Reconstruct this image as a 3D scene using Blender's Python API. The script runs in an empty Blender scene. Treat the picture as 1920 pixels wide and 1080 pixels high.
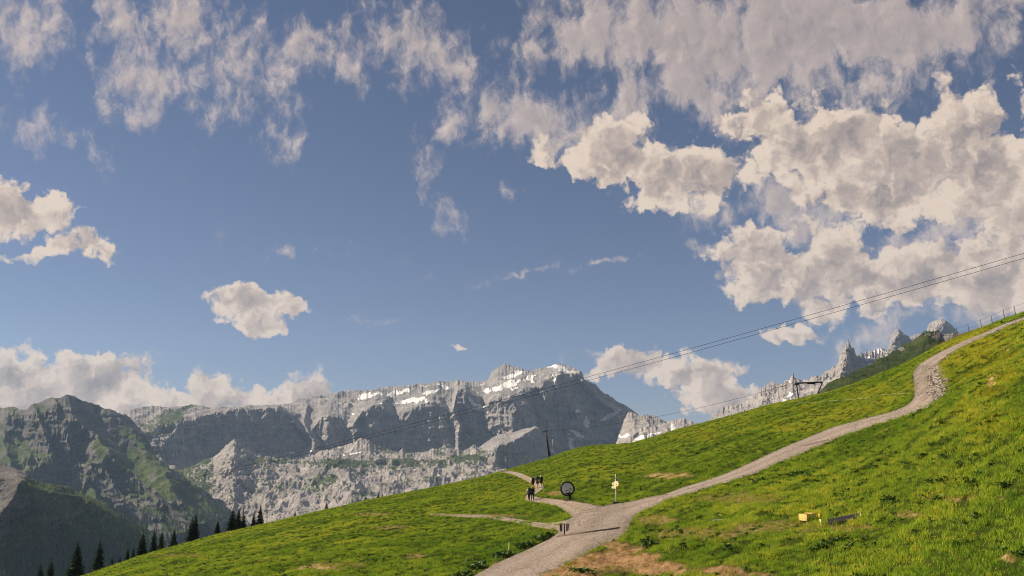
import bpy, bmesh, math, random
import numpy as np
from mathutils import Vector, Matrix

R = math.radians
random.seed(7)
scene = bpy.context.scene
C = scene.collection

# ------------------------------------------------------------------ camera
F = 1663.0                       # focal length in pixels of the 1920 px wide photograph
PITCH = math.atan(350.0 / F)     # the level line lies at y = 890
H = 11.0                         # camera stands on the lift station, 11 m above the turf
cam_d = bpy.data.cameras.new('camera')
cam = bpy.data.objects.new('camera', cam_d)
C.objects.link(cam)
cam.location = (0, 0, H)
cam.rotation_euler = (math.pi / 2 + PITCH, 0, 0)
cam_d.sensor_width = 36.0
cam_d.lens = 36.0 * F / 1920.0
cam_d.clip_start = 0.5
cam_d.clip_end = 60000.0
scene.camera = cam

# ------------------------------------------------------------------ light
SUN_AZ, SUN_EL = R(-80), R(37)   # azimuth measured from the view direction, to the right
sun_d = bpy.data.lights.new('sun', 'SUN')
sun_d.energy = 4.8
sun_d.angle = R(0.53)
sun_d.color = (1.0, 0.87, 0.70)
sun = bpy.data.objects.new('sun', sun_d)
C.objects.link(sun)
sdir = Vector((math.sin(SUN_AZ) * math.cos(SUN_EL), math.cos(SUN_AZ) * math.cos(SUN_EL), math.sin(SUN_EL)))
sun.rotation_euler = sdir.to_track_quat('Z', 'Y').to_euler()

vs = scene.view_settings
vs.view_transform = 'Standard'
vs.look = 'None'
vs.exposure = 0.70
vs.gamma = 1.0
vs.use_curve_mapping = False
cy = scene.cycles
cy.use_denoising = True
cy.filter_width = 1.05
cy.max_bounces = 6
cy.diffuse_bounces = 3
cy.glossy_bounces = 2
cy.transmission_bounces = 3
cy.transparent_max_bounces = 8
cy.volume_bounces = 2
cy.use_adaptive_sampling = True
cy.adaptive_threshold = 0.006
cy.adaptive_min_samples = 8


# ------------------------------------------------------------------ node helper
class NT:
    def __init__(self, tree):
        self.t = tree
        self.n = tree.nodes
        self.n.clear()

    def node(self, kind, **kw):
        nd = self.n.new(kind)
        for k, v in kw.items():
            setattr(nd, k, v)
        return nd

    def put(self, sock, val):
        if isinstance(val, bpy.types.NodeSocket):
            self.t.links.new(val, sock)
        else:
            if isinstance(val, (tuple, list)) and len(val) == 3 and len(getattr(sock, 'default_value', [0] * 3)) == 4:
                val = (*val, 1)
            sock.default_value = val

    def m(self, op, a, b=None, c=None, clamp=False):
        nd = self.node('ShaderNodeMath', operation=op, use_clamp=clamp)
        for i, v in enumerate((a, b, c)):
            if v is not None:
                self.put(nd.inputs[i], v)
        return nd.outputs[0]

    def v(self, op, a, b=None, scale=None):
        nd = self.node('ShaderNodeVectorMath', operation=op)
        self.put(nd.inputs[0], a)
        if b is not None:
            self.put(nd.inputs[1], b)
        if scale is not None:
            self.put(nd.inputs[3], scale)
        return nd.outputs['Value'] if op in ('LENGTH', 'DOT_PRODUCT', 'DISTANCE') else nd.outputs[0]

    def noise(self, vec, scale, detail=4.0, rough=0.55, lac=2.0, dist=0.0, color=False, dims='3D', typ='FBM'):
        nd = self.node('ShaderNodeTexNoise', noise_dimensions=dims, noise_type=typ)
        if vec is not None:
            self.put(nd.inputs['Vector'], vec)
        for k, val in (('Scale', scale), ('Detail', detail), ('Roughness', rough), ('Lacunarity', lac), ('Distortion', dist)):
            self.put(nd.inputs[k], val)
        return nd.outputs['Color' if color else 'Fac']

    def voro(self, vec, scale, feature='F1', out='Distance', rnd=1.0, detail=0.0, rough=0.5, dims='3D'):
        nd = self.node('ShaderNodeTexVoronoi', feature=feature, voronoi_dimensions=dims)
        self.put(nd.inputs['Vector'], vec)
        nd.inputs['Scale'].default_value = scale
        nd.inputs['Randomness'].default_value = rnd
        nd.inputs['Detail'].default_value = detail
        nd.inputs['Roughness'].default_value = rough
        return nd.outputs[out]

    def ss(self, x, lo, hi, a=0.0, b=1.0):
        nd = self.node('ShaderNodeMapRange', interpolation_type='SMOOTHSTEP')
        for i, v in enumerate((x, lo, hi, a, b)):
            self.put(nd.inputs[i], v)
        return nd.outputs[0]

    def lin(self, x, lo, hi, a=0.0, b=1.0):
        nd = self.node('ShaderNodeMapRange')
        for i, v in enumerate((x, lo, hi, a, b)):
            self.put(nd.inputs[i], v)
        return nd.outputs[0]

    def mix(self, f, a, b, typ='MIX'):
        nd = self.node('ShaderNodeMix', data_type='RGBA', blend_type=typ)
        self.put(nd.inputs[0], f)
        self.put(nd.inputs[6], a)
        self.put(nd.inputs[7], b)
        return nd.outputs[2]

    def ramp(self, x, stops):
        nd = self.node('ShaderNodeValToRGB')
        self.put(nd.inputs[0], x)
        el = nd.color_ramp.elements
        while len(el) < len(stops):
            el.new(0.5)
        for e, (p, c) in zip(el, stops):
            e.position = p
            e.color = (*c, 1)
        return nd.outputs[0]

    def attr(self, name, out='Fac'):
        return self.node('ShaderNodeAttribute', attribute_name=name).outputs[out]

    def bump(self, h, strength, dist, normal=None):
        nd = self.node('ShaderNodeBump')
        self.put(nd.inputs['Height'], h)
        nd.inputs['Strength'].default_value = strength
        nd.inputs['Distance'].default_value = dist
        if normal is not None:
            self.put(nd.inputs['Normal'], normal)
        return nd.outputs[0]


def material(name, build):
    mt = bpy.data.materials.new(name)
    mt.use_nodes = True
    nt = NT(mt.node_tree)
    out = nt.node('ShaderNodeOutputMaterial')
    b = nt.node('ShaderNodeBsdfPrincipled')
    nt.t.links.new(b.outputs[0], out.inputs[0])
    b.inputs['Roughness'].default_value = 0.9
    b.inputs['Specular IOR Level'].default_value = 0.2
    build(nt, b)
    return mt


def simple(name, col, rough=0.6, metal=0.0, var=0.12, scale=9.0):
    def f(nt, b):
        co = nt.node('ShaderNodeTexCoord').outputs['Object']
        n = nt.noise(co, scale, 5, 0.6)
        k = nt.lin(n, 0.25, 0.75, 1 - var, 1 + var)
        nt.put(b.inputs['Base Color'], nt.mix(1.0, (*col, 1), k, 'MULTIPLY'))
        nt.put(b.inputs['Roughness'], nt.lin(n, 0.2, 0.8, max(0.05, rough - 0.1), min(1, rough + 0.1)))
        b.inputs['Metallic'].default_value = metal
    return material(name, f)


# ------------------------------------------------------------------ pixel -> direction
def pix(u, v):
    """photo pixel -> (azimuth, tangent of elevation, unit horizontal x, y)"""
    u = np.asarray(u, float)
    v = np.asarray(v, float)
    x = (u - 960.0) / F
    y = (540.0 - v) / F
    dx = x
    dy = math.cos(PITCH) - y * math.sin(PITCH)
    dz = math.sin(PITCH) + y * math.cos(PITCH)
    hl = np.hypot(dx, dy)
    return np.arctan2(dx, dy), dz / hl, dx / hl, dy / hl


# ------------------------------------------------------------------ sky with clouds
world = bpy.data.worlds.new('World')
scene.world = world
world.use_nodes = True
nt = NT(world.node_tree)
wout = nt.node('ShaderNodeOutputWorld')
bg = nt.node('ShaderNodeBackground')
SKY_STRENGTH = 0.1
bg.inputs[1].default_value = SKY_STRENGTH
nt.t.links.new(bg.outputs[0], wout.inputs[0])
sky = nt.node('ShaderNodeTexSky', sky_type='NISHITA')
sky.sun_disc = False
sky.sun_elevation = SUN_EL
sky.sun_rotation = SUN_AZ % (2 * math.pi)
sky.altitude = 2100
sky.air_density = 1.0
sky.dust_density = 0.25
sky.ozone_density = 1.6
skycol = nt.mix(1.0, sky.outputs[0], (0.455, 0.395, 0.41), 'MULTIPLY')

gen = nt.node('ShaderNodeTexCoord').outputs['Generated']
sep = nt.node('ShaderNodeSeparateXYZ')
nt.put(sep.inputs[0], gen)
az = nt.m('ARCTAN2', sep.outputs[0], sep.outputs[1])
el = nt.m('ARCSINE', sep.outputs[2])
comb = nt.node('ShaderNodeCombineXYZ')
KS = 10.0                                    # cloud chart: 0.1 rad to the unit
nt.put(comb.inputs[0], nt.m('MULTIPLY', az, KS))
nt.put(comb.inputs[1], nt.m('MULTIPLY', el, KS))
P = comb.outputs[0]


def chart(u, v):
    a, e, _, _ = pix(u, v)
    return float(a) * KS, math.atan(float(e)) * KS


# (centre u, v, half width, half height, tilt in degrees, weight)
PUFF = [   # crisp heaped clouds
    (40, 725, 130, 66, 0, 1.0), (190, 722, 115, 66, 0, 1.05), (255, 725, 60, 40, 0, .9), (330, 745, 60, 36, 0, .75),
    (415, 748, 72, 58, 0, 1.0), (480, 760, 70, 40, 0, .8), (575, 752, 60, 46, -8, .95), (90, 790, 260, 60, 0, 1),
    (470, 568, 88, 34, 0, 1.0), (548, 572, 58, 22, 10, .8), (490, 612, 40, 32, 0, .8), (865, 653, 28, 11, 0, .70),
    (30, 405, 105, 60, -8, 1.0), (100, 420, 45, 40, 0, .75), (120, 470, 110, 20, 8, .8), (200, 472, 44, 26, -30, .78),
    (1215, 690, 115, 40, 0, 1.0), (1320, 720, 90, 46, 0, 1.0), (1375, 760, 80, 42, 0, .9), (1130, 705, 60, 22, 0, .7),
    (1500, 500, 165, 74, 0, 1.05), (1415, 495, 85, 62, 0, 1), (1680, 520, 200, 74, 0, 1.1), (1850, 505, 170, 80, 8, 1.1), (1550, 568, 80, 22, 0, .75),
    (1503, 625, 64, 18, 0, .78),
    (1560, 270, 190, 80, -8, 1.1), (1700, 300, 200, 90, 0, 1.15), (1800, 255, 95, 90, 0, 1.1), (1870, 330, 130, 100, 0, 1.1), (1640, 360, 160, 66, -6, 1.0), (1440, 225, 80, 50, 0, .8),
    (1170, 300, 160, 56, -10, 1.05), (1300, 330, 125, 62, -8, 1.0), (1130, 255, 95, 50, 0, .95), (1230, 350, 90, 48, -10, .85),
    (1880, 420, 80, 70, 0, .8), (2060, 300, 260, 180, 0, 1.0), (2060, 520, 200, 70, 0, 1.0),
]
WISP = [   # torn, thin clouds
    (1300, 70, 260, 105, -10, 1.25), (1500, 60, 270, 120, 0, 1.4), (1110, 45, 120, 75, 20, .85), (1700, 60, 230, 80, 0, 1.25), (1330, 165, 150, 60, -15, 1.0),
    (1020, 95, 110, 34, -15, .62), (1620, 145, 120, 50, 0, .7), (1000, 225, 130, 56, -14, .80), (1180, 190, 100, 50, 0, .72),
    (350, 30, 75, 115, 8, 0.69), (235, 40, 90, 120, 10, 0.55), (255, 165, 75, 110, 12, 0.69), (340, 130, 120, 80, 20, 0.51), (460, 125, 110, 66, -16, 0.69), (575, 100, 110, 56, -12, 0.61),
    (640, 130, 80, 40, -18, 0.47), (440, 200, 110, 60, 0, 0.35), (515, 230, 46, 110, 22, 0.43), (300, 240, 40, 60, 0, 0.29),
    (780, 92, 110, 66, -10, 0.81), (850, 140, 76, 60, -35, 0.61), (830, 215, 60, 64, 0, 0.45), (812, 310, 34, 90, 0, 0.39), (858, 410, 50, 46, -25, 0.45), (700, 100, 60, 40, 0, 0.39),
    (40, 40, 130, 70, 0, .62), (40, 230, 130, 90, 0, .40), (120, 270, 120, 40, 0, .34), (945, 355, 26, 18, 0, .5), (1320, 465, 56, 12, -6, .55), (1400, 400, 120, 45, -10, .55),
    (1480, 400, 160, 50, -8, .70), (1760, 430, 150, 40, 10, .70), (1620, 635, 80, 48, 25, .62), (1115, 668, 56, 13, 0, .55), (1720, 600, 120, 34, 15, .42), (1830, 585, 110, 34, 10, .5), (1640, 170, 320, 60, 0, .42),
    (950, 515, 160, 13, 5, .33), (660, 597, 130, 18, 4, .36), (1140, 490, 130, 12, 8, .30), (560, 470, 300, 30, 0, .15),
]

# the charts are bent by noise so that no outline stays an ellipse
wn = nt.noise(P, 1.1, 3, 0.6, color=True, dims='2D')
wv = nt.v('SCALE', nt.v('SUBTRACT', wn, (0.5, 0.5, 0.5)), scale=0.55)
wn2 = nt.noise(P, 5.0, 3, 0.6, color=True, dims='2D')
wv2 = nt.v('SCALE', nt.v('SUBTRACT', wn2, (0.5, 0.5, 0.5)), scale=0.22)
PW = nt.v('ADD', nt.v('ADD', P, wv), wv2)


def cover(lst):
    acc = None
    sp = nt.node('ShaderNodeSeparateXYZ')
    nt.put(sp.inputs[0], PW)
    for (u, v, hw, hh, tilt, w) in lst:
        x, y = chart(u, v)
        x1, _ = chart(u + hw, v)
        x0, _ = chart(u - hw, v)
        _, y1 = chart(u, v - hh)
        _, y0 = chart(u, v + hh)
        mp = nt.node('ShaderNodeMapping', vector_type='TEXTURE')
        mp.inputs['Location'].default_value = (x, y, 0)
        mp.inputs['Rotation'].default_value = (0, 0, R(tilt))
        mp.inputs['Scale'].default_value = ((x1 - x0) / 2 * 1.25, (y1 - y0) / 2 * 1.25, 1e6)
        cb = nt.node('ShaderNodeCombineXYZ')     # z only chains the nodes in sequence; the huge z scale removes it again
        nt.put(cb.inputs[0], sp.outputs[0])
        nt.put(cb.inputs[1], sp.outputs[1])
        nt.put(cb.inputs[2], 0.0 if acc is None else acc)
        nt.put(mp.inputs['Vector'], cb.outputs[0])
        ln = nt.v('LENGTH', mp.outputs[0])
        val = nt.m('MULTIPLY_ADD', ln, -max(w, 0.75), w)
        if acc is None:
            acc = val
        else:
            nd = nt.node('ShaderNodeMath', operation='SMOOTH_MAX')
            nt.put(nd.inputs[0], acc)
            nt.put(nd.inputs[1], val)
            nd.inputs[2].default_value = 0.22
            acc = nd.outputs[0]
    return nt.m('MAXIMUM', acc, -1.5)


# beyond the picture the cloud cover goes on at random, as broken as it is in view
aaz = nt.m('ABSOLUTE', az)
beyond = nt.m('MAXIMUM', nt.ss(aaz, 0.62, 0.78), nt.ss(el, 0.62, 0.75))
rnd = nt.m('SUBTRACT', nt.m('MULTIPLY', nt.noise(gen, 2.6, 3, 0.5), 2.6), 1.25)
rnd = nt.m('SUBTRACT', rnd, nt.m('MULTIPLY', nt.m('SUBTRACT', 1.0, beyond), 4.0))

# light comes from the upper left
LOFF = Vector((-0.10, 0.10, 0.0))


def puffnoise(vec):
    a = nt.noise(vec, 2.2, 8, 0.60, dims='2D')
    b = nt.voro(nt.v('ADD', vec, nt.v('SCALE', wn2, scale=0.25)), 2.6, 'F1', 'Distance', 1.0, 2.0, 0.55, '2D')
    bb = nt.m('SUBTRACT', 0.85, b)
    return nt.m('ADD', nt.m('MULTIPLY', a, 0.62), nt.m('MULTIPLY', bb, 0.38))


def wispnoise(vec):
    sx = nt.node('ShaderNodeMapping')
    nt.put(sx.inputs['Vector'], vec)
    sx.inputs['Rotation'].default_value = (0, 0, R(-30))
    sx.inputs['Scale'].default_value = (1.25, 0.85, 1)
    return nt.noise(sx.outputs[0], 2.3, 9, 0.66, dist=0.15, dims='2D')


PB = nt.v('ADD', P, nt.v('SCALE', wv2, scale=0.6))
covP = nt.m('MAXIMUM', cover(PUFF), rnd)
covW = cover(WISP)
n0 = puffnoise(PB)
n1 = puffnoise(nt.v('ADD', PB, tuple(LOFF)))
w0 = wispnoise(PB)
w1 = wispnoise(nt.v('ADD', PB, tuple(LOFF * 0.7)))
dP = nt.m('ADD', nt.m('MULTIPLY', nt.m('ADD', covP, 0.06), 1.35), nt.m('MULTIPLY', nt.m('SUBTRACT', n0, 0.53), 1.7))
dW = nt.m('ADD', nt.m('MULTIPLY', covW, 0.95), nt.m('MULTIPLY', nt.m('SUBTRACT', w0, 0.56), 2.3))
aP = nt.ss(dP, -0.04, 0.30)
aW = nt.m('MULTIPLY', nt.ss(dW, -0.20, 0.72), 0.88)
# sunlit edges and shaded cores of the heaped clouds, put into their colour
shade = nt.m('ADD', nt.m('MULTIPLY', nt.m('SUBTRACT', n0, n1), 1.6), nt.m('MULTIPLY', nt.ss(dP, 0.15, 1.1), -0.42))
lum = nt.m('ADD', shade, 0.92, clamp=True)
fine = nt.noise(PB, 7.0, 5, 0.65, dims='2D')
lum = nt.m('ADD', lum, nt.m('MULTIPLY', nt.m('SUBTRACT', fine, 0.5), 0.38), clamp=True)
cP = nt.ramp(lum, [(0.0, (.27, .245, .25)), (0.35, (.42, .365, .335)), (0.65, (.60, .505, .43)), (1.0, (.90, .77, .63))])
lw = nt.m('ADD', nt.m('MULTIPLY', nt.m('SUBTRACT', w0, w1), 1.6), nt.m('MULTIPLY', nt.ss(dW, 0.25, 0.95), -0.42))
lw = nt.m('ADD', lw, 0.70, clamp=True)
lw = nt.m('ADD', lw, nt.m('MULTIPLY', nt.m('SUBTRACT', fine, 0.5), 0.4), clamp=True)
cW = nt.ramp(lw, [(0.0, (.36, .32, .315)), (0.5, (.52, .45, .415)), (1.0, (.76, .655, .57))])
CLOUD = 0.60 / SKY_STRENGTH
cP = nt.v('MULTIPLY', nt.v('SCALE', cP, scale=CLOUD * 0.88), (1.04, .98, .965))
cW = nt.v('MULTIPLY', nt.v('SCALE', cW, scale=CLOUD), (1.04, .98, .965))
full = nt.mix(aW, skycol, cW)
full = nt.mix(aP, full, cP)
nt.put(bg.inputs[0], full)
world.cycles.sampling_method = 'MANUAL'
world.cycles.sample_map_resolution = 512


# ------------------------------------------------------------------ numeric noise
def _hash(ix, iy, iz):
    h = (ix * 374761393 + iy * 668265263 + iz * 2147483647 + 144665) & 0xFFFFFFFF
    h = ((h ^ (h >> 13)) * 1274126177) & 0xFFFFFFFF
    h = ((h ^ (h >> 16)) * 2246822519) & 0xFFFFFFFF
    return ((h ^ (h >> 15)) & 0xFFFFFF).astype(np.float64) / 0x7FFFFF - 1.0


def vnoise(x, y, z=None):
    if z is None:
        z = np.zeros_like(x)
    x, y, z = np.broadcast_arrays(x, y, z)
    fx, fy, fz = np.floor(x), np.floor(y), np.floor(z)
    ix, iy, iz = fx.astype(np.int64), fy.astype(np.int64), fz.astype(np.int64)
    tx, ty, tz = x - fx, y - fy, z - fz
    sx, sy, sz = (t * t * t * (t * (t * 6 - 15) + 10) for t in (tx, ty, tz))
    two = not np.any(tz)

    def lay(k):
        a = _hash(ix, iy, iz + k) * (1 - sx) + _hash(ix + 1, iy, iz + k) * sx
        b = _hash(ix, iy + 1, iz + k) * (1 - sx) + _hash(ix + 1, iy + 1, iz + k) * sx
        return a * (1 - sy) + b * sy
    lo = lay(0)
    return lo if two else lo * (1 - sz) + lay(1) * sz


def fbm(x, y, z=None, oct=5, gain=0.5, lac=2.03, ridged=False):
    s = 0.0
    a = 1.0
    tot = 0.0
    for o in range(oct):
        n = vnoise(x + 17.3 * o, y - 9.1 * o, None if z is None else z + 4.7 * o)
        if ridged:
            n = 1 - 2 * np.abs(n)
        s = s + a * n
        tot += a
        a *= gain
        x = x * lac
        y = y * lac
        if z is not None:
            z = z * lac
    return s / tot


def smooth(a, n):
    k = np.hanning(2 * n + 3)[1:-1]
    k /= k.sum()
    return np.convolve(np.pad(a, len(k) // 2, mode='edge'), k, mode='valid')


def poly(pts):
    xs = np.array([p[0] for p in pts], float)
    ys = np.array([p[1] for p in pts], float)
    return lambda u: np.interp(u, xs, ys)


def sstep(x, a, b):
    t = np.clip((x - a) / (b - a), 0, 1)
    return t * t * (3 - 2 * t)


# ------------------------------------------------------------------ scene helpers
def link(o, parent=None):
    C.objects.link(o)
    if parent is not None:
        o.parent = parent
    return o


def mesh_obj(name, verts, faces, mat=None, parent=None, smooth_shade=True):
    me = bpy.data.meshes.new(name)
    verts = np.asarray(verts, np.float32)
    if isinstance(faces, np.ndarray):
        n, k = faces.shape
        me.vertices.add(len(verts))
        me.vertices.foreach_set('co', verts.ravel())
        me.loops.add(n * k)
        me.loops.foreach_set('vertex_index', faces.astype(np.int32).ravel())
        me.polygons.add(n)
        me.polygons.foreach_set('loop_start', np.arange(0, n * k, k, dtype=np.int32))
        me.update(calc_edges=True)
    else:
        me.from_pydata(verts.tolist(), [], faces)
    if smooth_shade:
        me.polygons.foreach_set('use_smooth', np.ones(len(me.polygons), bool))
    if mat:
        me.materials.append(mat)
    return link(bpy.data.objects.new(name, me), parent)


def grid_faces(nr, nc, wrap=False):
    i = np.arange(nr - 1)[:, None]
    j = np.arange(nc if wrap else nc - 1)[None, :]
    jn = (j + 1) % nc
    a = i * nc + j
    b = i * nc + jn
    return np.stack([a, b, b + nc, a + nc], -1).reshape(-1, 4)


def set_attr(o, name, arr):
    at = o.data.attributes.new(name, 'FLOAT', 'POINT')
    at.data.foreach_set('value', np.asarray(arr, np.float32).ravel())


def tag(o, label, cat, group=None):
    o['label'] = label
    o['category'] = cat
    if group:
        o['group'] = group
    return o


def struct(o, label=None):
    o['kind'] = 'structure'
    if label:
        o['label'] = label
    return o


def empty(name, loc=(0, 0, 0), rz=0.0):
    o = bpy.data.objects.new(name, None)
    o.empty_display_size = 0.3
    o.location = loc
    o.rotation_euler = (0, 0, rz)
    return link(o)


# ------------------------------------------------------------------ the meadow
# Each line of sight from the station runs down to the turf and up to a crest of its own:
# z = r * e_sky - H * (1 - r / r_sky)^2 is a smooth convex hillside whose crest lies at r_sky.
SKYL = [(-400, 1240), (0, 1130), (150, 1082), (200, 1066), (260, 1045), (330, 1025), (400, 1005), (480, 987), (560, 968), (640, 950),
        (720, 932), (800, 917), (880, 900), (945, 883), (970, 876), (1000, 868), (1030, 859), (1060, 848), (1085, 840), (1110, 836), (1150, 834),
        (1180, 832), (1220, 822), (1270, 806), (1330, 791), (1400, 772), (1450, 758), (1500, 748), (1550, 737), (1600, 722), (1650, 703),
        (1700, 682), (1740, 661), (1770, 646), (1800, 632), (1818, 625), (1842, 617), (1870, 605), (1885, 599), (1920, 587), (2300, 440)]
RSKY = [(-400, 150), (0, 190), (300, 210), (600, 240), (850, 280), (1000, 300), (1100, 290), (1300, 260), (1500, 230), (1700, 185), (1850, 150), (1920, 140), (2300, 120)]
_u = np.arange(-400, 2301, 1.0)
_v = smooth(poly(SKYL)(_u), 12)
_a, _e, _, _ = pix(_u, _v)
_rs = smooth(poly(RSKY)(_u), 120)
PH = np.linspace(-math.pi, math.pi, 14401)
aa = np.concatenate([[-math.pi, -2.6, -1.6, -1.0], _a, [1.0, 1.6, 2.6, math.pi]])
ee = np.concatenate([[-0.06, -0.16, -0.26, -0.24], _e, [.22, .2, .06, -0.06]])
rr = np.concatenate([[120, 120, 120, 140], _rs, [110, 110, 120, 120]])
ESKY = smooth(np.interp(PH, aa, ee), 6)
RSK = smooth(np.interp(PH, aa, rr), 60)


def base_z(x, y):
    r = np.hypot(x, y)
    ph = np.arctan2(x, y)
    e = np.interp(ph, PH, ESKY)
    rs = np.interp(ph, PH, RSK)
    t = r / rs
    z = r * e - H * (1 - t) ** 2
    # past the crest the hill drops away towards the valley
    z = z - np.where(t > 1.12, (t - 1.12) ** 2 * 60.0, 0.0)
    return np.maximum(z, -640.0) + H


def to_ground(u, v):
    """pixel -> turf point on the near side of the crest"""
    ph, e, cx, cyy = pix(u, v)
    es = np.interp(ph, PH, ESKY)
    rs = np.interp(ph, PH, RSK)
    D = np.maximum(es - e, 0)
    A = H / rs ** 2
    B = 2 * H / rs + D
    r = (B - np.sqrt(np.maximum(B * B - 4 * A * H, 0))) / (2 * A)
    return r * cx, r * cyy, r


def to_pixel(x, y, z):
    z = z - H
    zc = y * math.cos(PITCH) + z * math.sin(PITCH)
    yc = -y * math.sin(PITCH) + z * math.cos(PITCH)
    return 960 + F * x / zc, 540 - F * yc / zc


# ---- road outlines, traced in the photograph and laid on the turf
MAIN = [((850, 1105), (975, 1105)), ((880, 1082), (1005, 1080)), ((935, 1053), (1070, 1053)), ((975, 1035), (1105, 1036)), ((1015, 1017), (1128, 1020)), ((1042, 1003), (1160, 1012)),
        ((1050, 990), (1178, 995)), ((1062, 975), (1182, 978)), ((1085, 960), (1190, 968)), ((1115, 952), (1210, 956)), ((1160, 943), (1232, 946)), ((1205, 935), (1258, 936)),
        ((1245, 928), (1290, 926)), ((1290, 911), (1335, 912)), ((1335, 898), (1380, 899)), ((1385, 878), (1430, 881)), ((1440, 852), (1478, 861)), ((1500, 826), (1530, 838)),
        ((1560, 801), (1585, 814)), ((1620, 785), (1645, 795)), ((1680, 770), (1708, 775)), ((1705, 758), (1748, 760)), ((1715, 743), (1767, 743)), ((1714, 720), (1766, 720)),
        ((1712, 700), (1757, 702)), ((1722, 684), (1758, 686)), ((1755, 664), (1778, 669)), ((1800, 643), (1812, 649)), ((1850, 622), (1858, 628)), ((1900, 602), (1907, 608)), ((1960, 580), (1967, 585))]
FOOT = [((1085, 985), (1140, 952)), ((1068, 963), (1094, 943)), ((1045, 948), (1060, 938)), ((1018, 942.5), (1030, 935)), ((1000, 941), (1010, 933)), ((984, 937), (1000, 929)),
        ((985, 930), (1005, 926)), ((995, 923), (1012, 922)), ((1003, 917), (1020, 915)), ((1004, 911), (1018, 908)), ((994, 906), (1006, 902)), ((982, 899), (995, 895)),
        ((966, 891.5), (979, 888)), ((951, 887), (961, 884)), ((940, 885.5), (948, 882.5))]
SIDE = [((1075, 1000), (1085, 970)), ((1045, 995), (1055, 976)), ((1030, 991), (1030, 981)), ((1000, 986), (1000, 978)), ((955, 977), (952, 970)), ((905, 970), (902, 965)), ((850, 967.5), (850, 963.5)), ((800, 965), (800, 962.5))]


def edges(stations, step=0.6):
    """two ground polylines, resampled together with a soft curve"""
    L = np.array([to_ground(*s[0])[:2] for s in stations])
    Rr = np.array([to_ground(*s[1])[:2] for s in stations])
    mid = (L + Rr) / 2
    d = np.concatenate([[0], np.cumsum(np.hypot(*np.diff(mid, axis=0).T))])
    n = max(30, int(d[-1] / step))
    t = np.linspace(0, d[-1], n)
    k = max(2, int(1.2 / (d[-1] / n)))

    def res(Q):
        return np.stack([smooth(np.interp(t, d, Q[:, i]), k) for i in (0, 1)], 1)
    return res(L), res(Rr)


ROADS = {'main': edges(MAIN), 'foot': edges(FOOT, 0.4), 'side': edges(SIDE, 0.4)}


def in_poly(x, y, px, py):
    inside = np.zeros(x.shape, bool)
    bb = (x > px.min()) & (x < px.max()) & (y > py.min()) & (y < py.max())
    xi, yi = x[bb], y[bb]
    c = np.zeros(xi.shape, bool)
    for i in range(len(px)):
        x1, y1, x2, y2 = px[i - 1], py[i - 1], px[i], py[i]
        if y1 == y2:
            continue
        c ^= ((y1 > yi) != (y2 > yi)) & (xi < (x2 - x1) * (yi - y1) / (y2 - y1) + x1)
    inside[bb] = c
    return inside


def ribbon_dist(x, y, LR, reach=3.0):
    """distance in metres to a road (negative inside)"""
    L, Rr = LR
    q = np.concatenate([L, Rr[::-1]])
    d = np.full(x.shape, 99.0)
    bb = (x > q[:, 0].min() - reach) & (x < q[:, 0].max() + reach) & (y > q[:, 1].min() - reach) & (y < q[:, 1].max() + reach)
    xi, yi = x[bb], y[bb]
    if xi.size == 0:
        return d
    dd = np.full(xi.shape, 1e9)
    for e in (L, Rr):
        for i in range(0, len(e), 1):
            dd = np.minimum(dd, (xi - e[i, 0]) ** 2 + (yi - e[i, 1]) ** 2)
    dd = np.sqrt(dd)
    ins = in_poly(xi, yi, q[:, 0], q[:, 1])
    d[bb] = np.where(ins, -dd, dd)
    return d


def road_dist(x, y):
    return np.minimum(np.minimum(ribbon_dist(x, y, ROADS['main']), ribbon_dist(x, y, ROADS['foot'])), ribbon_dist(x, y, ROADS['side']))


def region(x, y, z, spots):
    """soft mask of spots given as pixel ellipses (u, v, half width, half height, weight)"""
    u, v = to_pixel(x, y, z)
    m = np.zeros(x.shape)
    wob = fbm(x * .5, y * .5, oct=4)
    for (cu, cv, hw, hh, w) in spots:
        q = ((u - cu) / hw) ** 2 + ((v - cv) / hh) ** 2
        m = np.maximum(m, w * sstep(1.25 - q + 1.1 * wob, 0.0, 0.9))
    return m


DIRT = [(1060, 1072, 70, 16, .9), (1120, 1052, 60, 22, 1), (1180, 1050, 60, 26, 1), (1240, 1066, 70, 16, 1), (1330, 1068, 70, 10, .9), (1400, 1078, 60, 6, .7),
        (1150, 1022, 30, 8, .9), (1040, 990, 18, 5, .6)]
DRY = [(1860, 718, 9, 9, 1.4), (1866, 708, 8, 4, 1.2), (1255, 892, 45, 7, .8), (1090, 960, 20, 6, .5), (1040, 925, 14, 5, .7), (700, 965, 45, 3, .6), (735, 990, 36, 5, .5), (595, 1065, 50, 5, .75), (645, 1058, 60, 4, .45),
       (780, 1043, 22, 6, .5), (900, 967, 90, 3, .6), (1300, 1000, 90, 12, .5), (1450, 990, 90, 14, .45), (1590, 990, 60, 5, .7), (1700, 965, 60, 5, .6), (1800, 935, 70, 5, .6),
       (1890, 1045, 14, 5, 1), (1890, 655, 30, 2, .9), (1230, 975, 40, 9, .5), (930, 1060, 12, 6, .8), (330, 1042, 60, 3, .4), (1390, 935, 90, 10, .35), (1560, 815, 12, 3, .5)]
YEL = [(1600, 780, 120, 16, .8), (1480, 800, 110, 14, .6), (1850, 700, 90, 50, .9), (1820, 640, 80, 25, .8), (1640, 740, 60, 20, .8), (1330, 815, 80, 12, .5), (1860, 790, 80, 40, .55), (985, 905, 40, 6, .5), (930, 905, 30, 8, .5)]
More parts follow.
